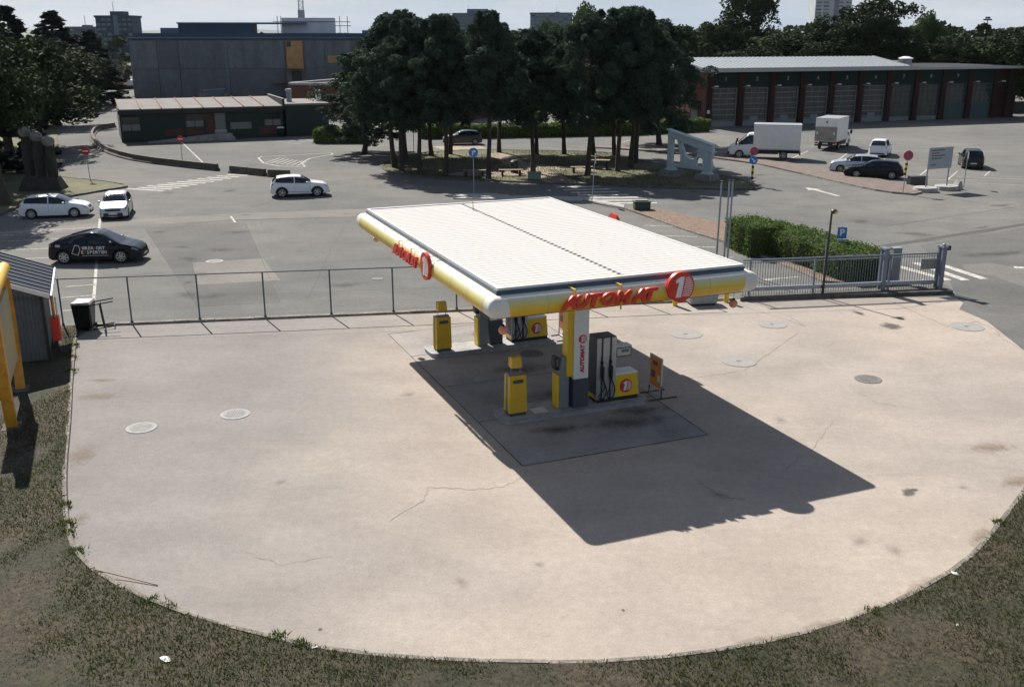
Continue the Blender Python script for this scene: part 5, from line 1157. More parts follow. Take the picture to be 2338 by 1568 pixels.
# ---- vans with box bodies
def box_van(label, pos, heading, group, tail=False, paint_='pwhite'):
    t = thing('box_van', label, 'van', (pos[0], pos[1], .004), heading, group)
    # cab: nose at +x
    top = [(0, 2.15), (.25, 2.25), (.36, 2.2), (.70, 1.34), (.74, 1.28), (.90, 1.12), (.97, .95), (1, .6)]; belt = [(0, 1.25), (.3, 1.22), (.7, 1.16), (.74, 1.14), (.9, 1.02), (.97, .86), (1, .55)]
    Lc = 2.75; Bc = Body(Lc, 1.98, top, belt, (Lc*.62,), .36, .35, .78, [(0, 1), (.7, 1), (.88, .96), (.96, .88), (1, .72)])
    cx_ = 1.75
    o = part('cab', Bc.mesh(), M[paint_], t, (cx_, 0, 0), smooth=32)
    part('windscreen', Bc.top_patch(Lc*.40, Lc*.685, 6.2), M['carglass'], o, smooth=50)
    for s_ in (-1, 1):
        part('side_window', Bc.patch(Lc*.2, Lc*.66, 4.1, 5.9, s_, .006, 10, 3), M['carglass'], o)
        part('headlight', Bc.patch(Lc*.9, Lc*.97, 3.0, 4.0, s_, .006, 4, 2), M['lamp'], o); part('wing_mirror', MB().box(.55, .72, s_*1.05 - .1, s_*1.05 + .1, 1.22, 1.6), M['trim'], o, bevel=.03)
    part('bumper', MB().box(cx_ + Lc/2 - .18, cx_ + Lc/2 + .03, -.9, .9, .32, .62), M['trim'], t, bevel=.05)
    bx = part('cargo_box', MB().box(-3.15, .92, -1.06, 1.06, .92, 3.0), M['white'], t, bevel=.03)
    part('roof_edge', MB().box(-3.18, .95, -1.09, 1.09, 3.001, 3.04), M['alu'], bx); part('lower_rail', MB().box(-3.17, .94, -1.08, 1.08, .84, .919), M['alu'], bx)
    if tail:
        M['taillift'] = mat('dirty_tail_lift', (.24, .22, .2), .6, var=.25, scale=2)
        part('tail_lift', MB().box(-3.30, -3.2, -1.02, 1.02, .9, 2.2), M['taillift'], bx); part('emblem', MB().poly([(-.12, 2.75), (.12, 2.75), (0, 2.5)], 3.152, 3.16, lambda x, y, q: (-q, x, y)), M['darkgrey'], bx)
        for s_ in (-1, 1): part('lift_marking', MB().box(-3.304, -3.3005, s_*.8 - .06, s_*.8 + .06, 1.5, 1.75), M['white'], bx)
    part('chassis', MB().box(-3.1, 1.4, -.5, .5, .5, .838), M['trim'], t)
    part('side_guard', MB().box(-1.3, .7, -1.0, -.95, .45, .8), M['trim'], t); part('side_guard', MB().box(-1.3, .7, .95, 1.0, .45, .8), M['trim'], t)
    for s_ in (-1, 1): part('tail_light', MB().box(-3.2, -3.12, s_*.85 - .14, s_*.85 + .14, .62, .78), M['taillamp'], t)
    part('rear_bar', MB().box(-3.22, -3.1, -1.0, 1.0, .42, .56), M['trim'], t); part('number_plate', MB().box(-3.24, -3.221, -.26, .26, .6, .72), M['plate'], t)
    ty, rm = wheel_meshes(.36, 6, 'rim')
    for xw in (cx_ + Lc*.62 - Lc/2, -1.75):
        for s_ in (-1, 1): w_ = link('wheel', ty, t, (xw, s_*.88, .36), 0 if s_ < 0 else math.pi); link('rim', rm, w_)
    return t
a, b = at(1793, 365), at(1687, 362); h = along(a, b); d = Vector((math.cos(h), math.sin(h))); n = Vector((-d.y, d.x))*-1
xf = 1.75 + 2.75*.12
box_van('white box van seen from its left side with the cab towards the monument', b.xy - d*xf + n*.98, h, 'white box vans')
a, b = at(1858, 343), at(1908, 345); h = along(a, b) + math.pi/2 - .16; d = Vector((math.cos(h), math.sin(h)))
box_van('white box van seen from behind with a grey tail lift', (a.xy + b.xy)/2 + d*3.1, h, 'white box vans', True)
# ================================================================ BUILDINGS
# ---- fire station
c0, c1 = at(1609, 291.3), at(2312, 267.5); fa_ = along(c0, c1); FL = (c1 - c0).length
t = thing('fire_station', 'long low brick fire station with ten tall numbered glazed doors', 'building', c0, fa_)
H_ = 6.45; pit = (FL - 1.9)/10*.955
WD = 15.0
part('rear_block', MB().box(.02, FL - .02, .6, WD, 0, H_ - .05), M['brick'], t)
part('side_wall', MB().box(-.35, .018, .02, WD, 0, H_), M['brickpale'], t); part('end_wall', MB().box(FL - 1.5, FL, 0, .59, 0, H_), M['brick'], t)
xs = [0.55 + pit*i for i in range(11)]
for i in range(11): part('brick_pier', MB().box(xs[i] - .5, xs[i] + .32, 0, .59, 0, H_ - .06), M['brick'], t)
part('roof_slab', MB().box(-.6, FL + .4, -.9, WD + .4, H_, H_ + .28), M['felt'], t); part('roof_edge', MB().box(-.62, FL + .42, -.95, -.901, H_ - .04, H_ + .3), M['roofedge'], t); part('roof_edge', MB().box(-.66, -.601, -.9, WD + .4, H_ - .04, H_ + .3), M['roofedge'], t)
for i in range(10):
    x0, x1 = xs[i] + .33, xs[i+1] - .51
    part('header_panel', MB().box(x0, x1, .2, .59, 4.55, H_ - .06), M['greenpanel'], t)
    if i < 9: o = link('door_number', text_mesh(str(i + 1), .62, .02, M['numgrey'], 0, .012), t, ((x0 + x1)/2, .17, 5.55)); o.rotation_euler = (math.pi/2, 0, 0)
    dr = part('bay_door', MB().box(x0, x1, .42, .59, 0, 4.549), M['glass'], t)
    fm = M['doorframe'] if i < 6 else M['greendoor']
    part('door_frame', MB().box(x0, x0 + .09, .33, .419, 0, 4.54).box(x1 - .16, x1, .33, .419, 0, 4.54).box(x0 + .091, x1 - .161, .33, .419, 4.45, 4.54), fm, dr)
    for k in range(1, 7): z = 4.45*k/7 + .1; part('glazing_bar', MB().box(x0 + .091, x1 - .161, .36, .415, z - .045, z + .045), fm, dr)
    wdd = x1 - x0 - .25
    for k in range(1, 4 if i >= 6 else 3): x = x0 + .09 + wdd*k/(4 if i >= 6 else 3); part('mullion', MB().box(x - .025, x + .025, .385, .419, 0, 4.45), fm, dr)
    if i < 6:
        part('kick_panel', MB().box(x0 + .092, x1 - .162, .35, .412, .0, .62), M['paleglass' if i == 4 else 'doorframe'], dr)
        if i in (1, 2, 3, 5): part('wicket_panel', MB().box(x0 + .09 + wdd*.33, x0 + .09 + wdd*.66, .351, .411, .63, 1.15), M['doorframe'], dr)
    elif i >= 8: part('kick_panel', MB().box(x0 + .092, x1 - .162, .35, .41, .0, 2.1), M['greendoor'], dr)
    else: part('kick_panel', MB().box(x0 + .092, x1 - .162, .35, .41, .0, .55), M['paleglass'], dr)
for i in range(11):
    hd = part('wall_lamp', MB().tube([(xs[i] + .1, 0, 4.62), (xs[i] + .35, -.5, 4.75)], .03, 6), M['roofedge'], t); part('lamp_head', MB().box(xs[i] + .2, xs[i] + .62, -.75, -.42, 4.72, 4.86), M['white'], hd, bevel=.04)
if True:   # metal gable roof over the left bays
    x0, x1 = -1.0, FL*.605; ye, yr = -.75, 6.6; ze, zr = H_ + .42, H_ + 1.5
    rf = part('metal_roof', MB().add([(x0, ye, ze), (x1, ye, ze), (x1, yr, zr), (x0, yr, zr), (x0, yr*2 - ye, ze), (x1, yr*2 - ye, ze), (x0, ye, ze - .1), (x1, ye, ze - .1), (x0, yr*2 - ye, ze - .1), (x1, yr*2 - ye, ze - .1)], [(0, 1, 2, 3), (3, 2, 5, 4), (0, 6, 7, 1), (4, 5, 9, 8), (6, 8, 9, 7), (0, 3, 4, 8, 6), (1, 7, 9, 5, 2)]), M['metalroof'], t)
    sm = MB().tube([(0, ye, ze + .03), (0, yr, zr + .03)], .05, 4).mesh('standing_seam', M['roofedge'])
    for i in range(46): link('standing_seam', sm, rf, (x0 + .1 + (x1 - x0 - .2)*i/45, 0, 0))
    part('eaves_gutter', MB().box(x0, x1, ye - .12, ye - .002, ze - .14, ze + .02), M['roofedge'], rf)
    part('verge_trim', MB().add([(x1 + .002, ye, ze + .06), (x1 + .12, ye, ze + .06), (x1 + .12, yr, zr + .08), (x1 + .002, yr, zr + .08), (x1 + .002, ye, ze - .1), (x1 + .12, ye, ze - .1), (x1 + .12, yr, zr - .1), (x1 + .002, yr, zr - .1)], [(0, 1, 2, 3), (1, 5, 6, 2), (0, 4, 5, 1)]), M['roofedge'], rf)
    part('under_band', MB().box(x0 + .3, x1 - .3, ye + .25, ye + .4, H_ + .281, ze - .101), M['darkblue'], rf)
vx = FL*.665
v_ = part('roof_vent', MB().cyl((vx, 3.5, H_ + .28), (vx, 3.5, H_ + 1.25), .8, n=16).box(vx - 1.7, vx - .85, 3, 4, H_ + .28, H_ + 1.0), M['roofedge'], t); part('vent_cap', MB().cyl((vx, 3.5, H_ + 1.251), (vx, 3.5, H_ + 1.5), 1.0, .35, 16), M['white'], v_)
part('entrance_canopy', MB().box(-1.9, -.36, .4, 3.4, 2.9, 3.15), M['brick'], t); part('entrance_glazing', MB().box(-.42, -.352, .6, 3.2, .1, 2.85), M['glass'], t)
for y in (.55, 1.85, 3.2): part('entrance_post', MB().box(-1.85, -1.7, y, y + .12, 0, 2.899), M['blackmetal'], t)
part('wall_notice', MB().box(.2, .55, -.03, -.002, 1.6, 2.0), M['white'], t)
p = at(1613, 296); tb = thing('waste_bin', 'dark waste bin at the corner of the fire station', 'bin', (p.x, p.y, 0), fa_); part('body', MB().frus(-.3, .3, -.3, .3, 0, -.38, .38, -.38, .38, 1.1), M['blackmetal'], tb, bevel=.04); part('lid', MB().box(-.4, .4, -.4, .4, 1.101, 1.18), M['darkgrey'], tb)
pr_ = at(2330, 262); wl = thing('boundary_wall', 'low pale wall right of the fire station end', 'wall', (pr_.x - 1, pr_.y + 2, 0), fa_); part('wall', MB().box(0, 14, 0, .3, 0, 1.5), M['greenwood'], wl); part('coping', MB().box(-.05, 14.05, -.05, .35, 1.501, 1.62), M['felt'], wl); part('kick_rail', MB().box(0, 14, -.08, -.002, .3, .42), M['felt'], wl)

# ---- site barracks
c0 = at(279, 326); ba = CAN_A; BL = 16.6
t = thing('site_barracks', 'long low dark timber barracks with a pale panelled roof behind the barriers', 'building', c0, ba)
part('wall', MB().box(0, BL, 0, 9, 0, 3.1), M['greenwood'], t)
nbay = 8; bw = BL/nbay
for i in range(nbay):
    part('roof_panel', MB().add([(i*bw + .05, -.55, 3.35), ((i+1)*bw - .05, -.55, 3.35), ((i+1)*bw - .05, 9.3, 3.85), (i*bw + .05, 9.3, 3.85), (i*bw + .05, -.55, 3.25), ((i+1)*bw - .05, -.55, 3.25), ((i+1)*bw - .05, 9.3, 3.75), (i*bw + .05, 9.3, 3.75)], [(0, 1, 2, 3), (7, 6, 5, 4), (0, 4, 5, 1), (1, 5, 6, 2), (2, 6, 7, 3), (3, 7, 4, 0)]), M['pinkroof'], t)
for i in range(nbay + 1): part('roof_seam', MB().tube([(i*bw, -.6, 3.40), (i*bw, 9.35, 3.90)], .06, 5), M['rust'], t)
part('eaves_board', MB().box(-.1, BL + .1, -.5, -.05, 2.85, 3.249), M['trim'], t)
part('end_parapet', MB().box(BL - .1, BL + .15, -.7, 9.4, 3.0, 4.1), M['trim'], t)
for i in range(nbay):
    x0 = i*bw
    if i in (2, 3): part('lower_panel', MB().box(x0 + .15, x0 + bw - .15, -.03, -.002, .5, 1.2), M['brownwood'], t)
    if i in (4,): part('door', MB().box(x0 + .2, x0 + 1.0, -.04, -.002, .65, 2.75), M['brownwood'], t)
def win(par, x0, x1, z0, z1, pale=True):
    w_ = part('window', MB().box(x0, x1, -.05, -.001, z0, z1), M['trim'], par); zc = lerp(z0, z1, .5); xc = (x0 + x1)/2
    part('pane', MB().box(x0 + .08, x1 - .08, -.056, -.051, zc + .05, z1 - .08), M['glass'], w_)
    for a, b in ((x0 + .08, xc - .05), (xc + .05, x1 - .08)): part('pane', MB().box(a, b, -.056, -.051, z0 + .08, zc - .04), M['paleglass'] if pale else M['glass'], w_)
win(t, .1, bw*.95, 1.1, 2.6); win(t, 3.1*bw, 4.0*bw, 1.3, 2.75); win(t, 7.0*bw, 7.9*bw, 1.2, 2.65)
part('glass_door', MB().box(4.55*bw, 5.05*bw, -.05, -.002, .66, 2.7), M['paleglass'], t); part('door_panel', MB().box(4.5*bw, 5.1*bw, -.06, -.051, .67, 1.0), M['roofedge'], t)
part('notice_panel', MB().box(5.3*bw, 6.35*bw, -.05, -.002, 1.0, 1.7), M['paleglass'], t)
part('lower_panel', MB().box(6.7*bw, BL - .2, -.03, -.002, .4, 1.15), M['brownwood'], t)
part('ramp', MB().poly([(1.2*bw, 0), (4.4*bw, 0), (4.4*bw, .62), (4.3*bw, .62), (1.2*bw, .06)], .5, 1.6, lambda x, y, q: (x, -q, y)), M['concrete'], t); part('steps', MB().box(4.42*bw, 5.4*bw, -1.7, -.06, 0, .3).box(4.42*bw, 5.3*bw, -1.2, -.06, .301, .64), M['concrete'], t)
for i in range(5): part('rail_post', MB().cyl((1.6*bw + i*.7*bw, -1.55, .1 + i*.12), (1.6*bw + i*.7*bw, -1.55, 1.0 + i*.12), .025, n=5), M['blackmetal'], t)
q0 = Vector((c0.x + BL*ca + .1, c0.y + BL*sa, 0)); q1 = Vector((q0.x + 4.9*ca, q0.y + 4.9*sa, 0)); t2 = thing('green_annexe', 'flat roofed dark green annexe at the right end of the barracks', 'building', (q0.x, q0.y, 0), ba); AL = (q1 - q0).length
part('wall', MB().box(.2, AL, 0, 9, 0, 3.3), M['greenwood'], t2); part('roof', MB().box(.15, AL + .1, -.1, 9.1, 3.301, 3.5), M['pinkroof'], t2)
for k in range(7): part('wall_board', MB().box(.25, AL - .05, -.035, -.003, .3 + k*.42, .66 + k*.42), M['greenwood'], t2)
for x, h, m_ in ((1.3, 1.2, 'steel'), (4.6, 1.0, 'white')): c_ = part('chimney', MB().cyl((x, 3.5, 3.501), (x, 3.5, 3.5 + h), .3, n=12), M[m_], t2); part('cowl', MB().cyl((x, 3.5, 3.5 + h + .001), (x, 3.5, 3.7 + h), .38, .3, 12), M['roofedge'], c_)
p = at(640, 313); tb = thing('parcel_bin', 'green bin with a white lid by the barracks wall', 'bin', (p.x, p.y + .2, 0), ba); part('body', MB().frus(-.35, .35, -.35, .35, 0, -.4, .4, -.4, .4, .95), M['greenpanel'], tb, bevel=.03); part('lid', MB().frus(-.43, .43, -.43, .43, .951, -.25, .25, -.25, .25, 1.1), M['white'], tb)

# ---- brick hall behind
q0 = Vector((-30.2, 139.5, 0)); t = thing('brick_hall', 'low red brick hall with a pale flat roof between the barracks and the pines', 'building', q0, R(-18))
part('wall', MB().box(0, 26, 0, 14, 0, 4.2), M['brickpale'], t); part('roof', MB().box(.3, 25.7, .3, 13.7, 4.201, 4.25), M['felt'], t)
for x0, x1, y0, y1 in ((-.1, 26.1, -.1, .3), (-.1, 26.1, 13.7, 14.1), (-.1, .3, .3, 13.7), (25.7, 26.1, .3, 13.7)): part('parapet', MB().box(x0, x1, y0, y1, 4.201, 4.5), M['roofedge'], t)
part('roof_light', MB().frus(5, 7, 5, 7, 4.251, 5.5, 6.5, 5.5, 6.5, 4.8), M['white'], t)

# ---- unfinished concrete building
c0 = at(307, 226); ca_ = R(22.3)
t = thing('concrete_shell', 'large grey windowless concrete building under construction behind the barracks', 'building', c0, R(8))
CL_, CH = 60.0, 10.1
part('core', MB().box(.1, CL_, .3, 30, 0, CH), M['precast2'], t)
pxs = [0, 4.6, 8.2, 16.6, 26.3, 29.8, 33.3, 38, 45, 52, 60]
for i in range(len(pxs) - 1):
    for k, (z0, z1) in enumerate(((0, 5.0), (5.06, CH - .35))): part('wall_panel', MB().box(pxs[i] + .04, pxs[i+1] - .04, 0, .298, z0, z1), M['precast' if (i*2 + k) % 3 else 'precast2'], t)
part('cornice', MB().box(-.1, CL_, -.12, 30, CH, CH + .22), M['towerblue'], t); part('roof_upstand', MB().box(.5, CL_, 1.5, 29, CH + .221, CH + .9), M['towerdark'], t)
SX = 26.6
part('chipboard_infill', MB().box(SX, SX + 2.9, -.04, -.002, 5.0, 9.7), M['osb'], t); part('dark_opening', MB().box(SX + .1, SX + .9, -.06, -.041, 8.7, 9.6), M['glass'], t)
for z0, z1 in ((2.9, 4.6), (.5, 2.2)): part('dark_opening', MB().box(SX + .7, SX + 2.5, -.05, -.002, z0, z1), M['glass'], t)
part('chipboard_infill', MB().box(33.8, 36.3, -.04, -.002, 6.0, 7.2), M['osb'], t); part('dark_opening', MB().box(34.4, 37, -.04, -.002, 1.5, 2.7), M['glass'], t); part('chipboard_infill', MB().box(11, 16, -.06, -.002, .1, .8), M['osb'], t)
for z in (4.95, 2.6, .35): part('scaffold_deck', MB().box(SX - (2.6 if z < 3 else .2), SX + 3.2, -1.3, -.1, z - .12, z), M['rust'], t)
for x in (SX - .1, SX + 3.0): part('scaffold_pole', MB().cyl((x, -1.2, 0), (x, -1.2, 9.6), .06, n=6), M['rust'], t)
for i in range(5):
    for k in range(5):
        if random.random() < .85: part('wall_anchor', MB().box(38.4 + i*1.9, 39.3 + i*1.9, -.03, -.002, 2.5 + k*.55, 2.58 + k*.55), M['rust'], t)
part('plant_room', MB().box(7.5, 20.5, 6, 14, CH + .9, CH + 2.5), M['towerdark'], t); part('plant_room_roof', MB().box(7.3, 30, 5.8, 14.2, CH + 2.501, CH + 2.75), M['towerblue'], t); part('low_plant', MB().box(4.4, 7.49, 6, 12, CH + .9, CH + 1.8), M['towerblue'], t)
part('sheeted_scaffold', MB().box(25.5, 35, 8, 16, CH + .9, CH + 3.6), M['tarp'], t)
for x in (24.8, 25.4, 36, 37.4): part('scaffold_pole', MB().cyl((x, 7.8, CH), (x, 7.8, CH + 3.9), .07, n=6), M['steel'], t)
part('guard_rail', MB().tube([(24, 7.8, CH + 2.9), (38, 7.8, CH + 2.9)], .06, 5).tube([(35.1, 7.8, CH + 2.2), (38, 7.8, CH + 2.2)], .06, 5), M['rust'], t)
for x, y_ in ((40, 2.5), (43.5, 2.6), (47, 2.5)): part('roof_box', MB().box(x, x + 1.2, y_, y_ + 1.2, CH + .9, CH + 1.4), M['towerblue'], t)
# site hoarding and the wall before it
q0, q1 = at(470, 228), at(660, 212); tw = thing('site_wall', 'pale grey low wall running in front of the concrete building', 'wall', q0, along(q0, q1)); part('wall', MB().box(0, (q1-q0).length, 0, .3, 0, 1.5), M['towergrey'], tw); part('coping', MB().box(-.1, (q1-q0).length + .1, -.08, .38, 1.501, 1.65), M['roofedge'], tw)
# site machines at the end of the road
for x, y, m_, lab in ((266, 205, 'rust', 'rusty red site machine at the end of the left road'), (292, 203, 'white', 'white site machine beside the concrete building corner')):
    p = at(x, y); tt = thing('site_machine', lab, 'machine', (p.x, p.y, 0), .4, 'site machines'); part('body', MB().frus(-1.6, 1.6, -1, 1, .6, -1.4, 1.2, -.9, .9, 1.8), M[m_], tt, bevel=.1); part('cab', MB().frus(-.7, .7, -.8, .8, 1.801, -.6, .5, -.7, .7, 3.1), M['carglass'], tt, bevel=.06); part('boom', MB().tube([(1.0, 0, 1.8), (2.4, 0, 4.6), (3.6, 0, 3.2)], .2, 6), M[m_], tt)
    for s_ in (-1, 1): part('track', MB().box(-1.7, 1.7, s_*.9 - .25, s_*.9 + .25, 0, .7), M['trim'], tt, bevel=.2)

# ---- towers
def tower(label, x0, x1, ytop, dist, m_, floors, cols, wall2=None, cap=None, rz=0.0, deep=.7):
    X0, X1 = (x0 - CX)/FPX*dist*_c, (x1 - CX)/FPX*dist*_c; wd = X1 - X0; h = CAMH + (YH - ytop)/FPX*dist*_c*_c
    t = thing('tower_block', label, 'building', ((X0 + X1)/2, dist, 0), rz, 'distant tower blocks')
    part('block', MB().box(-wd/2, wd/2, 0, wd*deep, 0, h), M[m_], t)
    fh = min(3.2, h/floors)
    for f in range(int(h/fh)):
        z = h - (f + 1)*fh + .7
        if z < 5: break
        if cols == 0:
            part('window_band', MB().box(-wd/2 + .6, wd/2 - .6, -.15, -.01, z, z + fh*.5), M['glass'], t); continue
        for c in range(cols):
            x = -wd/2 + wd*(c + .5)/cols
            if wall2 and abs(x - wall2[0]*wd) < wd/cols*.5: continue
            w_ = wd/cols*.36; part('window', MB().box(x - w_, x + w_, -.15, -.01, z, z + fh*.5), M['paleglass' if (f*7 + c*3) % 4 else 'glass'], t)
    if wall2: part('stair_strip', MB().box(wall2[0]*wd - wd*.06, wall2[0]*wd + wd*.06, -.6, -.01, 0, h + 1), M[wall2[1]], t)
    part('parapet', MB().box(-wd/2 - .4, wd/2 + .4, -.4, wd*deep + .4, h, h + .9), M[m_], t)
    if cap: part('roof_plant', MB().box(cap[0]*wd, cap[1]*wd, wd*.1, wd*.5, h + .91, h + cap[2]), M[m_], t); part('antenna', MB().tube([(cap[0]*wd + 1, wd*.2, h + cap[2]), (cap[0]*wd + 1, wd*.2, h + cap[2] + 4)], .12, 4), M['steel'], t)
tower('dark blue tower block with pale stair strip above the left trees', 222, 305, 41, 450, 'towerdark', 9, 7, (.06, 'towergrey'), (-.12, .25, 2.6))
tower('lower grey slab block just left of the dark tower', 152, 222, 66, 470, 'towergrey', 6, 0, None, (.0, .2, 1.6))
tower('far low dark block at the left behind the tree tops', 80, 152, 74, 500, 'towerdark', 5, 0)
tower('wide blue block with a roof plant room behind the middle pines', 1035, 1140, 33, 900, 'towerblue', 10, 0, None, (-.2, .25, 4.2))
tower('blue block with a mast right of the wide blue block', 1211, 1306, 32, 900, 'towerblue', 10, 9, None, (.1, .2, 1.6))
tower('pale high tower block behind the trees at the right', 1856, 1938, -12, 900, 'towerwhite', 16, 5, (.08, 'towergrey'))
# crane mast
X = (695 - CX)/FPX*(240*_c + 2); t = thing('tower_crane', 'lattice mast of a crane rising behind the concrete building', 'crane', (X, 240, 0))
mb = MB(); hw = .5
for sx_ in (-hw, hw):
    for sy_ in (-hw, hw): mb.cyl((sx_, sy_, 0), (sx_, sy_, 34), .06, n=5)
for k in range(34):
    z = k; 
    for a, b in (((-hw, -hw), (hw, -hw)), ((-hw, hw), (hw, hw)), ((-hw, -hw), (-hw, hw)), ((hw, -hw), (hw, hw))):
        mb.cyl((*a, z), (*b, z + 1), .035, n=4); mb.cyl((*a, z), (*b, z), .03, n=4)
part('mast', mb, M['steel'], t); part('climbing_collar', MB().box(-.75, .75, -.75, .75, 10.6, 12.0).box(-.65, .65, -.65, .65, 14.2, 16.2), M['steel'], t)
part('jib', MB().box(-10, 30, -.4, .4, 34, 35.2), M['steel'], t); part('cab', MB().box(.6, 2, -.9, .9, 32.4, 34), M['white'], t)
# light mast far right
X = (2250 - CX)/FPX*420*_c; t = thing('floodlight_mast', 'distant floodlight mast above the trees at the far right', 'mast', (X, 420, 0)); part('pole', MB().cyl((0, 0, 0), (0, 0, 16.5), .35, .18, 8), M['towerdark'], t); part('lamp_rack', MB().box(-1.6, 1.6, -.3, .3, 16.5, 17.1).box(-.9, .9, -.3, .3, 17.2, 17.9), M['towerdark'], t)
# hills
def ridge(name, dist, base, amp, seed, m_):
    r_ = np.random.default_rng(seed); ph = r_.uniform(0, 6.28, 6); rows = [[], [], []]
    for i in range(161):
        x = lerp(-dist*.9, dist*.9, i/160); u = x/dist*6
        z = base + amp*(math.sin(u*.9 + ph[0])*.5 + math.sin(u*2.3 + ph[1])*.28 + math.sin(u*5.1 + ph[2])*.12 + math.sin(u*13 + ph[3])*.05)
        rows[0].append((x, dist - 500, -1)); rows[1].append((x, dist, max(2, z))); rows[2].append((x, dist + 900, 0))
    return struct(name, MB().grid(rows), m_, 60)
M['hill'] = mat('wooded_hill', (.05, .07, .045), .95, col2=(.09, .11, .07), scale=.006)
ridge('hills', 4200, 22, 26, 3, M['hill']); ridge('far_hills', 7000, 48, 36, 5, M['hill'])
# ================================================================ VEGETATION
def quads_mesh(name, C, U, V, mats, idx=None):
    """one diamond-shaped leaf face per centre C with half axes U, V"""
    n = len(C); vs = np.empty((n, 4, 3)); vs[:, 0] = C - U; vs[:, 1] = C - V; vs[:, 2] = C + U; vs[:, 3] = C + V
    me = bpy.data.meshes.new(name); me.vertices.add(n*4); me.vertices.foreach_set('co', vs.reshape(-1)); me.loops.add(n*4); me.loops.foreach_set('vertex_index', np.arange(n*4, dtype=np.int32))
    me.polygons.add(n); me.polygons.foreach_set('loop_start', np.arange(0, n*4, 4, dtype=np.int32))
    for m in mats: me.materials.append(m)
    if idx is not None: me.polygons.foreach_set('material_index', idx.astype(np.int32))
    me.update(calc_edges=True); me.validate(); return me
def unit(a): return a/np.maximum(np.linalg.norm(a, axis=1, keepdims=True), 1e-6)
def crown(name, clumps, per, size, m_, up=.35, seed=0, elong=1.6, fill=.55):
    """clumps: (x, y, z, r); leaves on and inside each clump, facing outward"""
    g = np.random.default_rng(seed); cl_ = np.array(clumps); k = len(cl_); n = k*per
    d = unit(g.normal(size=(n, 3)) + np.array([0, 0, up])); c = np.repeat(cl_, per, axis=0); rad = c[:, 3:4]*(fill + (1 - fill)*g.random((n, 1))**.5)
    C = c[:, :3] + d*rad*np.array([1, 1, .85])
    nrm = unit(d*.9 + g.normal(size=(n, 3))*.55); t = unit(np.cross(nrm, g.normal(size=(n, 3)))); b = np.cross(nrm, t)
    s = size*g.uniform(.6, 1.3, (n, 1)); return quads_mesh(name, C, t*s*elong, b*s, [m_])
def pine(seed, H=12.0, rad=3.15, base=.37, lean=0.0):
    r_ = random.Random(seed); cl_ = []
    n = 165
    for i in range(n):
        z = base + (1 - base)*(i + .5)/n; u = (z - base)/(1 - base)
        env = rad*(.42 + .74*math.sin(math.pi*min(1, u*.85 + .16)))*(1 - .55*max(0, u - .62)/.38)
        a = r_.uniform(0, 6.283); q = env*(r_.random()**.42)*r_.uniform(.8, 1.12)
        cl_.append((q*math.cos(a) + lean*u, q*math.sin(a), H*z + r_.uniform(-.3, .3), r_.uniform(.42, .8)))
    for k in range(9):                                        # upright leaders
        a = r_.uniform(0, 6.283); q = rad*r_.uniform(.1, .6); zt = H*r_.uniform(.90, .99)
        for u in range(3): cl_.append((q*math.cos(a)*(1 - .06*u) + lean, q*math.sin(a), zt + u*.22, .5 - u*.14))
    cm_ = crown('crown', cl_, 165, .062, M['needle'], .6, seed, 2.5)
    b = MB(); bend = r_.uniform(-.35, .35)
    b.tube([(-bend*.9, 0, 0), (-bend*.3, 0, 1.3), (0, .1, 3.0), (lean*.4, .05, H*.5), (lean*.8, 0, H*.9)], [.25, .19, .165, .12, .03], 9)
    for k in range(16):
        z = H*r_.uniform(base - .02, .85); a = r_.uniform(0, 6.283); l = rad*r_.uniform(.5, .9)*(1 - .5*z/H)
        b.tube([(lean*z/H, 0, z), (lean*z/H + l*.5*math.cos(a), l*.5*math.sin(a), z + .25), (lean*z/H + l*math.cos(a), l*math.sin(a), z + .8)], [.07, .05, .02], 5)
    return b.mesh('trunk', M['bark'], 50), cm_
def broad(seed, H, rad, m_, per=120, size=.14, n=90, base=.27):
    r_ = random.Random(seed); cl_ = []
    lobes = [(r_.uniform(-.5, .5)*rad, r_.uniform(-.5, .5)*rad, H*r_.uniform(.38, .82), rad*r_.uniform(.42, .68)) for _ in range(8)] + [(0, 0, H*.62, rad*.75), (0, 0, H*.85, rad*.38)]
    for i in range(n):
        x, y, z, q = lobes[i % len(lobes)]; d = Vector((r_.gauss(0, 1), r_.gauss(0, 1), r_.gauss(.2, 1))).normalized(); e = q*r_.uniform(.75, 1.1)
        zz = max(H*base, z + d.z*e*.95); cl_.append((x + d.x*e, y + d.y*e, min(zz, H), r_.uniform(.16, .3)*rad))
    for i in range(18): cl_.append((r_.uniform(-.6, .6)*rad, r_.uniform(-.6, .6)*rad, H*r_.uniform(base, .5), .28*rad))
    cm_ = crown('crown', cl_, per, size, m_, .35, seed, 1.35)
    b = MB(); b.tube([(0, 0, 0), (.05, 0, H*.2), (0, .1, H*.5), (0, 0, H*.8)], [.035*H*.9, .025*H, .016*H, .004*H], 8)
    for k in range(8):
        a = r_.uniform(0, 6.283); z = H*r_.uniform(.2, .55); l = rad*.7; b.tube([(0, 0, z), (l*.5*math.cos(a), l*.5*math.sin(a), z + H*.09), (l*math.cos(a), l*math.sin(a), z + H*.16)], [.01*H, .007*H, .002*H], 5)
    return b.mesh('trunk', M['bark'], 50), cm_
def spruce(seed, H, rad):
    r_ = random.Random(seed); cl_ = []
    for i in range(130):
        u = (i + .5)/130; z = .05 + .95*u; env = rad*(1 - u)**.8 + .12; a = r_.uniform(0, 6.283); q = env*r_.uniform(.55, 1.05)
        cl_.append((q*math.cos(a), q*math.sin(a), H*z - q*.18, .12 + .17*env))
    cm_ = crown('crown', cl_, 60, .16, M['spruce'], .1, seed, 2.0)
    return MB().tube([(0, 0, 0), (0, 0, H*.5), (0, 0, H*.97)], [.02*H, .012*H, .003*H], 8).mesh('trunk', M['bark'], 50), cm_
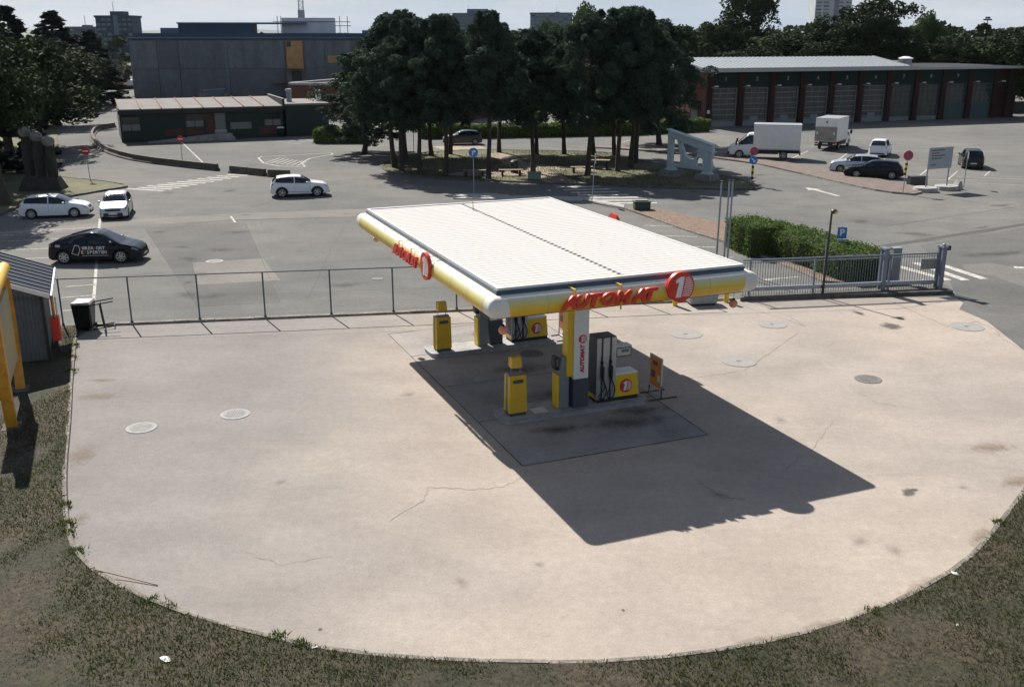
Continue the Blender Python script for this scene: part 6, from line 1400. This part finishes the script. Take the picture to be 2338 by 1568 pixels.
def plant(name, label, cat, meshes, pos, rz, sc, group):
    t = thing(name, label, cat, pos, rz, group); t.scale = sc if isinstance(sc, tuple) else (sc,)*3
    link('trunk', meshes[0], t); link('crown', meshes[1], t); return t
PV = [pine(11), pine(12, rad=3.0, lean=.5), pine(13, rad=3.4, base=.33), pine(14, rad=2.8, lean=-.5, base=.40), pine(15, rad=3.3, base=.35), pine(16, rad=3.4, base=.14)]
front = [(895.5, 382, 1.0, 1.12), (915.5, 390, .93, .95), (957.5, 396, 1.0, .95), (1021.5, 402, .97, .95), (1115.5, 408, 1.02, .95), (1217.5, 394, .93, 1.0), (1343.5, 400, 1.0, 1.0), (1409.5, 392, 1.03, 1.0), (1441.5, 382, 1.03, 1.12)]
backr = [(924, 362, 1.02, 1.0), (981.5, 356, .95, 1.0), (1031.5, 352, 1.04, 1.0), (1139.5, 348, .92, 1.0), (1225, 352, .85, .95), (1286, 352, .92, 1.0), (1351, 354, .93, 1.0), (1399, 355, .98, 1.0), (1451, 372, 1.05, 1.05)]
toph = {0: 40, 1: 55, 2: 62, 3: 75, 4: 50, 5: 82, 6: 85, 7: 70, 8: 28}
for row, nm in ((front, 'front'), (backr, 'back')):
    for i, (x, y, s_, wsc) in enumerate(row):
        p = at(x, y, .1); k = i + (0 if nm == 'front' else 3)
        extra = {('front', 8): 'thickest, ', ('front', 4): 'curved, ', ('front', 5): 'behind the tub, ', ('front', 6): 'forked, '}.get((nm, i), '')
        if (nm, i) == ('front', 0): p0 = p
        hs = s_*(1.0 if nm == 'back' else .97)*random.uniform(.93, 1.02)
        plant('pine_tree', f'dark pine, {extra}{ORD[i]} from the left in the {nm} row of the grove', 'tree', PV[(k*2 + (nm == 'back')) % 5], p, random.uniform(0, 6.28), (wsc*.98, wsc*.98, hs), 'pines on the grass island')
# low spreading pine at the left flank
plant('pine_tree', 'low spreading dark pine at the far left of the grove by the clipped hedges', 'tree', PV[5], at(838, 350), 1.0, (1.2, 1.2, .74), 'pines on the grass island')
plant('pine_tree', 'broad pine at the right flank of the grove overlapping the fire station', 'tree', PV[5], at(1500, 330), 2.0, (1.3, 1.3, .95), 'pines on the grass island')

BV = [broad(21, 14, 5.2, M['leaf']), broad(22, 15, 4.8, M['leaf']), broad(23, 13, 5.6, M['leaf']), broad(24, 12, 4.6, M['leafpale'])]
SV = [spruce(31, 16, 3.0), spruce(32, 15, 2.6)]
def tree_at(x, ybase_d, ytop, v, wsc, label, group, name='broadleaf_tree', H0=14.0):
    """crown top surveyed at row ytop, standing at distance ybase_d"""
    X = (x - CX)/FPX*(ybase_d*_c + 2); h = max(2.2, CAMH + (YH - ytop)/FPX*ybase_d*_c*_c); s_ = h/H0
    plant(name, label, 'tree', v, (X, ybase_d, 0), random.uniform(0, 6.28), (wsc, wsc, s_), group)
gl_ = 'trees at the left edge'
LT = [(-20, 82, 30, SV[0], 1.5, 'spruce_tree', 16, 'tall dark spruce cut off by the left frame edge'), (42, 120, 18, SV[1], 1.8, 'spruce_tree', 15, 'pointed spruce second from the left frame edge'), (135, 150, 28, SV[0], 2.2, 'spruce_tree', 16, 'broad pointed spruce left of the dark tower'), (215, 165, 72, SV[1], 2.0, 'spruce_tree', 15, 'dark spruce in front of the tower foot'), (70, 100, 90, BV[0], 1.25, 'broadleaf_tree', 14, 'leafy tree behind the three stone columns'), (10, 92, 60, BV[2], 1.1, 'broadleaf_tree', 13, 'leafy tree at the left edge above the white hatchback'), (120, 125, 110, BV[1], 1.1, 'broadleaf_tree', 15, 'leafy tree beside the guard rail'), (180, 158, 120, BV[2], 1.0, 'broadleaf_tree', 13, 'round leafy tree below the spruce tops at the road'), (205, 185, 125, BV[0], 1.0, 'broadleaf_tree', 14, 'leafy tree at the end of the left road'), (252, 230, 150, BV[1], .6, 'broadleaf_tree', 15, 'small leafy tree beside the concrete building corner'), (285, 262, 150, BV[2], .6, 'broadleaf_tree', 13, 'leafy tree behind the rusty site machine'), (262, 300, 140, BV[0], .8, 'broadleaf_tree', 14, 'far leafy tree below the tower foot'), (232, 260, 122, BV[2], .9, 'broadleaf_tree', 13, 'far leafy tree left of the site machines'), (-60, 75, 50, BV[1], 1.2, 'broadleaf_tree', 15, 'dark leafy tree mostly outside the left frame edge')]
for x, d, yt, v, wsc, nm, H0, lab in LT: tree_at(x, d, yt, v, wsc, lab, gl_, nm, H0)
t = thing('tree_trunk', 'thick dark tree trunk standing at the very left edge beside the white hatchback', 'tree', (at(2, 470).x, at(2, 470).y, .05)); part('trunk', MB().tube([(.2, 0, 0), (.05, 0, 1.2), (-.15, 0, 4), (-.5, 0, 8), (-.7, 0, 11)], [.55, .4, .36, .28, .1], 10), M['bark'], t, smooth=50); link('crown', BV[0][1], t, (-.9, .5, 2.6)).scale = (.75, .75, .75)
p = at(370, 222); plant('young_tree', 'small young green tree in front of the concrete building', 'tree', BV[3], (p.x, p.y - 2, 0), 0, .26, None)
gr_ = 'trees behind the fire station'
RT = [(1330, 150, 18, BV[3], .75, 12, 'pale green tall tree peeping over the middle pines'), (1250, 170, 55, BV[3], .8, 12, 'pale green tree top between the two blue blocks'), (1560, 185, 62, BV[0], 1.1, 14, 'round tree at the left end behind the fire station'), (1610, 200, 68, BV[2], 1.2, 13, 'leafy tree behind the left end of the metal roof'), (1660, 175, 45, BV[1], 1.0, 15, 'tree below the tallest crown behind the fire station'), (1710, 195, -30, BV[0], 1.25, 14, 'tallest leafy tree rising above the frame behind the fire station'), (1760, 180, 85, BV[3], 1.0, 12, 'pale bushy tree behind the middle of the metal roof'), (1810, 170, 70, BV[2], 1.15, 13, 'dark tree left of the pale tower'), (1880, 165, 40, BV[0], 1.2, 14, 'dark tree in front of the pale tower'), (1985, 165, 0, BV[1], 1.35, 15, 'tall dark tree right of the pale tower'), (2045, 180, 75, SV[0], 1.2, 16, 'thin spruce right of the tall dark tree'), (2110, 185, 35, BV[3], .8, 12, 'slender pale tree above the right end trees'), (2080, 160, 95, BV[2], 1.2, 13, 'dark tree behind the roof vent'), (2150, 160, 92, BV[0], 1.3, 14, 'dark tree behind doors eight and nine'), (2230, 165, 88, BV[1], 1.3, 15, 'dark tree behind the right end of the fire station'), (2310, 160, 80, BV[2], 1.4, 13, 'dark tree at the right frame edge'), (1700, 165, 105, BV[2], 1.2, 13, 'low dark tree behind the metal roof left of centre'), (1930, 160, 90, BV[2], 1.2, 13, 'low dark tree between the two tall dark trees'), (1520, 170, 80, BV[1], 1.0, 15, 'dark tree behind the right flank of the pine grove'), (2380, 140, 75, BV[0], 1.4, 14, 'dark tree just outside the right frame edge'), (1180, 165, 72, BV[1], .9, 15, 'dark tree behind the middle pines'), (1080, 160, 70, BV[0], .9, 14, 'dark tree behind the left middle pines')]
for x, d, yt, v, wsc, H0, lab in RT: tree_at(x, d, yt, v, wsc, lab, gr_, 'spruce_tree' if v in SV else 'broadleaf_tree', H0)
# far wood as one mass
g = np.random.default_rng(5); cw = []
for i in range(900):
    x = g.uniform(60, 620); d = g.uniform(260, 640); cw.append((x*1.0, d, g.uniform(4, 11.5) + (d - 260)*.004, g.uniform(2.2, 4.5)))
for i in range(300):
    x = g.uniform(-420, -60); d = g.uniform(300, 700); cw.append((x, d, g.uniform(3, 9), g.uniform(2.2, 4.5)))
o = link('far_wood', crown('far_wood', cw, 46, .9, M['leaf'], .5, 5, 1.2)); o['kind'] = 'stuff'; o['label'] = 'distant dark wood along the horizon'
# hedges
def hedge(label, pts, wd, h, z0, dens, size, seed, name='clipped_hedge', group='hedges', puff=.08):
    """pts: centre line"""
    g = np.random.default_rng(seed); t = thing(name, label, 'hedge', (pts[0][0], pts[0][1], z0), 0, group); o0 = np.array([pts[0][0], pts[0][1]])
    C = []; Nn = []; core = MB()
    for a, b in zip(pts, pts[1:]):
        a = np.array([a[0], a[1]]) - o0; b = np.array([b[0], b[1]]) - o0; L = np.linalg.norm(b - a); d = (b - a)/L; nn = np.array([-d[1], d[0]])
        m = int(dens*L*(wd + 2*h)); s = g.random(m); q = g.random(m)*(wd + 2*h); c = np.zeros((m, 3)); nm = np.zeros((m, 3)); ox = g.normal(0, puff, m)
        wob = .09*np.sin(s*L*1.7 + seed) + .06*np.sin(s*L*4.1 + seed*2)
        base = a[None] + d[None]*(s*L)[:, None]
        top = (q >= h) & (q < h + wd); l = q < h; r_ = q >= h + wd
        lat = np.where(l, -wd/2 - wob*.6, np.where(r_, wd/2 + wob*.6, q - h - wd/2)); zz = np.where(top, h + wob*.8, np.where(l, q, q - h - wd))
        c[:, :2] = base + nn[None]*(lat + np.where(top, 0, ox))[:, None]; c[:, 2] = np.maximum(.03, zz + np.where(top, ox, 0))
        nm[:, :2] = nn[None]*np.where(l, -1, np.where(r_, 1, 0))[:, None]; nm[:, 2] = np.where(top, 1, .15); C.append(c); Nn.append(nm)
        rz = math.atan2(d[1], d[0]); ccx = (a + b)/2; bb = MB().box(-L/2, L/2, -wd/2 + .12, wd/2 - .12, 0, h - .15)
        core.add([(ccx[0] + v[0]*d[0] - v[1]*d[1], ccx[1] + v[0]*d[1] + v[1]*d[0], v[2]) for v in bb.v], bb.f)
    for k, (pp, sg) in enumerate(((pts[0], -1), (pts[-1], 1))):
        a, b = (pts[1], pts[0]) if k == 0 else (pts[-2], pts[-1]); d = Vector((b[0]-a[0], b[1]-a[1])).normalized(); m = int(dens*wd*h)
        c = np.zeros((m, 3)); q = g.random(m)*wd - wd/2; c[:, 0] = pp[0] - o0[0] - d.y*q + d.x*g.normal(.05, puff, m); c[:, 1] = pp[1] - o0[1] + d.x*q + d.y*g.normal(.05, puff, m); c[:, 2] = g.random(m)*h; nm = np.zeros((m, 3)); nm[:, 0] = d.x; nm[:, 1] = d.y; C.append(c); Nn.append(nm)
    C = np.concatenate(C); Nn = np.concatenate(Nn); n = len(C)
    nr = unit(Nn + g.normal(size=(n, 3))*.6); tt = unit(np.cross(nr, g.normal(size=(n, 3)))); bb = np.cross(nr, tt); s = size*g.uniform(.6, 1.4, (n, 1))
    link('foliage', quads_mesh('foliage', C, tt*s*1.4, bb*s, [M['hedge']]), t); part('stems', core, M['bark'], t); return t
ha, hb = at(1722, 560), at(1950, 640); dd = (hb - ha).normalized(); nn = Vector((-dd.y, dd.x, 0))
hs_, he = Vector((12.15, 51.0, 0)), Vector((15.35, 43.1, 0))
hedge('long leafy hedge behind the sliding gate', [hs_ + Vector((.9, .3, 0)), (hs_ + he)/2 + Vector((.85, .3, 0)), he + Vector((.6, .2, 0))], 2.3, 1.2, .05, 460, .032, 3, 'leafy_hedge', puff=.06)
hedge('taller bushy clump at the left end of the leafy hedge', [(12.0, 51.4), (12.3, 50.0), (12.6, 48.8)], 1.8, 1.5, .05, 460, .034, 4, 'leafy_shrub', puff=.08)
hedge('short clipped hedge block by the annexe corner', [at(692, 304), at(736, 302)], 1.6, 1.3, 0, 90, .09, 5)
hedge('longer clipped hedge block left of the pines', [at(722, 326), at(835, 326)], 1.8, 1.35, 0, 90, .09, 6)
hedge('clipped hedge before the brick wall of the fire station', [at(1460, 306), at(1608, 299)], 1.8, 1.3, 0, 80, .09, 7)
hedge('dark clipped hedge behind the pine trunks', [at(960, 316), at(1130, 314), at(1460, 307)], 1.8, 1.3, 0, 60, .1, 8)

# ---- grass
def inside(poly, X, Y):
    r_ = np.zeros(len(X), bool); n = len(poly); j = n - 1
    for i in range(n):
        xi, yi = poly[i]; xj, yj = poly[j]; c = ((yi > Y) != (yj > Y)) & (X < (xj - xi)*(Y - yi)/((yj - yi) or 1e-9) + xi); r_ ^= c; j = i
    return r_
def wav(X, Y, seed, f):
    g = np.random.default_rng(seed); v = 0
    for k in range(9): a = g.uniform(0, 6.28); q = f*g.uniform(.5, 2.2); v = v + np.sin((X*np.cos(a) + Y*np.sin(a))*q + g.uniform(0, 6.28))
    return v/4.2
def blades(name, X, Y, z0, h, seed, mats, idx, label, lean=.6):
    g = np.random.default_rng(seed); n = len(X); a = g.uniform(0, 6.28, n); wd = h*g.uniform(.12, .24, n); l = g.normal(0, lean, (n, 2))*h[:, None]
    vs = np.empty((n, 3, 3)); vs[:, 0] = np.stack([X - np.cos(a)*wd, Y - np.sin(a)*wd, np.full(n, z0)], 1); vs[:, 1] = np.stack([X + np.cos(a)*wd, Y + np.sin(a)*wd, np.full(n, z0)], 1); vs[:, 2] = np.stack([X + l[:, 0], Y + l[:, 1], z0 + h], 1)
    me = bpy.data.meshes.new(name); me.vertices.add(n*3); me.vertices.foreach_set('co', vs.reshape(-1)); me.loops.add(n*3); me.loops.foreach_set('vertex_index', np.arange(n*3, dtype=np.int32)); me.polygons.add(n); me.polygons.foreach_set('loop_start', np.arange(0, n*3, 3, dtype=np.int32))
    for m in mats: me.materials.append(M[m])
    me.polygons.foreach_set('material_index', idx.astype(np.int32)); me.update(calc_edges=True); me.validate()
    o = link(name, me); o['kind'] = 'stuff'; o['label'] = label; return o
g = np.random.default_rng(9); n = 1100000
X = g.uniform(-19, 17, n); Y = g.uniform(9.5, 36, n); X = X*np.clip(Y/26 + .25, .3, 1.0)
ok = inside(lawn_poly, X, Y)
pv = wav(X, Y, 3, .8) + .5*wav(X, Y, 4, 3.0)
es = np.array([(p.x, p.y) for p in edge_s]); dk = np.full(len(X), 9.0)
for p_ in es[::2]: dk = np.minimum(dk, (X - p_[0])**2 + (Y - p_[1])**2)
dk = np.sqrt(dk)
left = np.clip((X + 9)/-6, 0, 1)*(Y > 19)                                   # dry, thin grass towards the shed
dens = np.clip(.34 + .85*pv + .9*np.exp(-dk/1.1) + .25*np.clip((X - 3)/5, 0, 1) - .3*left, .32, 1)
ok &= g.random(n) < dens*np.where(X > -9, .75, .8)
X, Y, pv, dk, dens = X[ok], Y[ok], pv[ok], dk[ok], dens[ok]; h = g.uniform(.016, .048, len(X))*(.7 + .8*dens)
dry = (g.random(len(X)) < np.clip(.75 - .75*dens + .5*np.clip((X + 9)/-6, 0, 1)*(Y > 19), .05, .9)).astype(int)
blades('lawn_grass', X, Y, .085, h, 10, ('grass', 'grassdry'), dry, 'patchy short grass on the foreground lawn')
# weeds along the kerb
q = edge_s; wx = []; wy = []; wh = []
for i in range(2600):
    k = g.integers(0, len(q) - 22); p_ = q[k]; cl_ = wav(np.array([p_.x]), np.array([p_.y]), 8, 2.2)[0]
    if cl_ < .45: continue
    r_ = abs(g.normal(0, .10)); a = g.uniform(0, 6.28)
    for _ in range(9): wx.append(p_.x + r_*math.cos(a) + g.normal(0, .05)); wy.append(p_.y + r_*math.sin(a) + g.normal(0, .05)); wh.append(g.uniform(.03, .12))
blades('kerb_weeds', np.array(wx), np.array(wy), .05, np.array(wh), 11, ('weed', 'grass'), (g.random(len(wx)) < .5).astype(int), 'scattered green weeds growing along the kerb', .45)
# island and verge grass
n = 90000; X = g.uniform(-14, 26, n); Y = g.uniform(66, 100, n); ok = inside([(p.x, p.y) for p in ip[:-1]], X, Y) & (g.random(n) < np.clip(.6 + .6*wav(X, Y, 6, .5), .1, 1)); X, Y = X[ok], Y[ok]
blades('island_grass', X, Y, .10, g.uniform(.05, .13, len(X)), 12, ('grass', 'grassdry'), (g.random(len(X)) < .4).astype(int), 'dry mown grass on the tree island')

# ---- air: even summer haze round the whole place
hz_ = link('haze', MB().box(-9200, 9200, -400, 9200, -3, 190).mesh('haze', []))
hm = bpy.data.materials.new('summer_haze'); hm.use_nodes = True; ht = hm.node_tree; ht.nodes.clear()
hv = N(ht, 'ShaderNodeVolumePrincipled'); hv.inputs['Color'].default_value = (.86, .91, 1.0, 1); hv.inputs['Density'].default_value = .000025; hv.inputs['Anisotropy'].default_value = .2
ho = N(ht, 'ShaderNodeOutputMaterial'); ht.links.new(hv.outputs[0], ho.inputs['Volume']); hz_.data.materials.append(hm); hz_['kind'] = 'stuff'; hz_['label'] = 'pale summer haze filling the air'
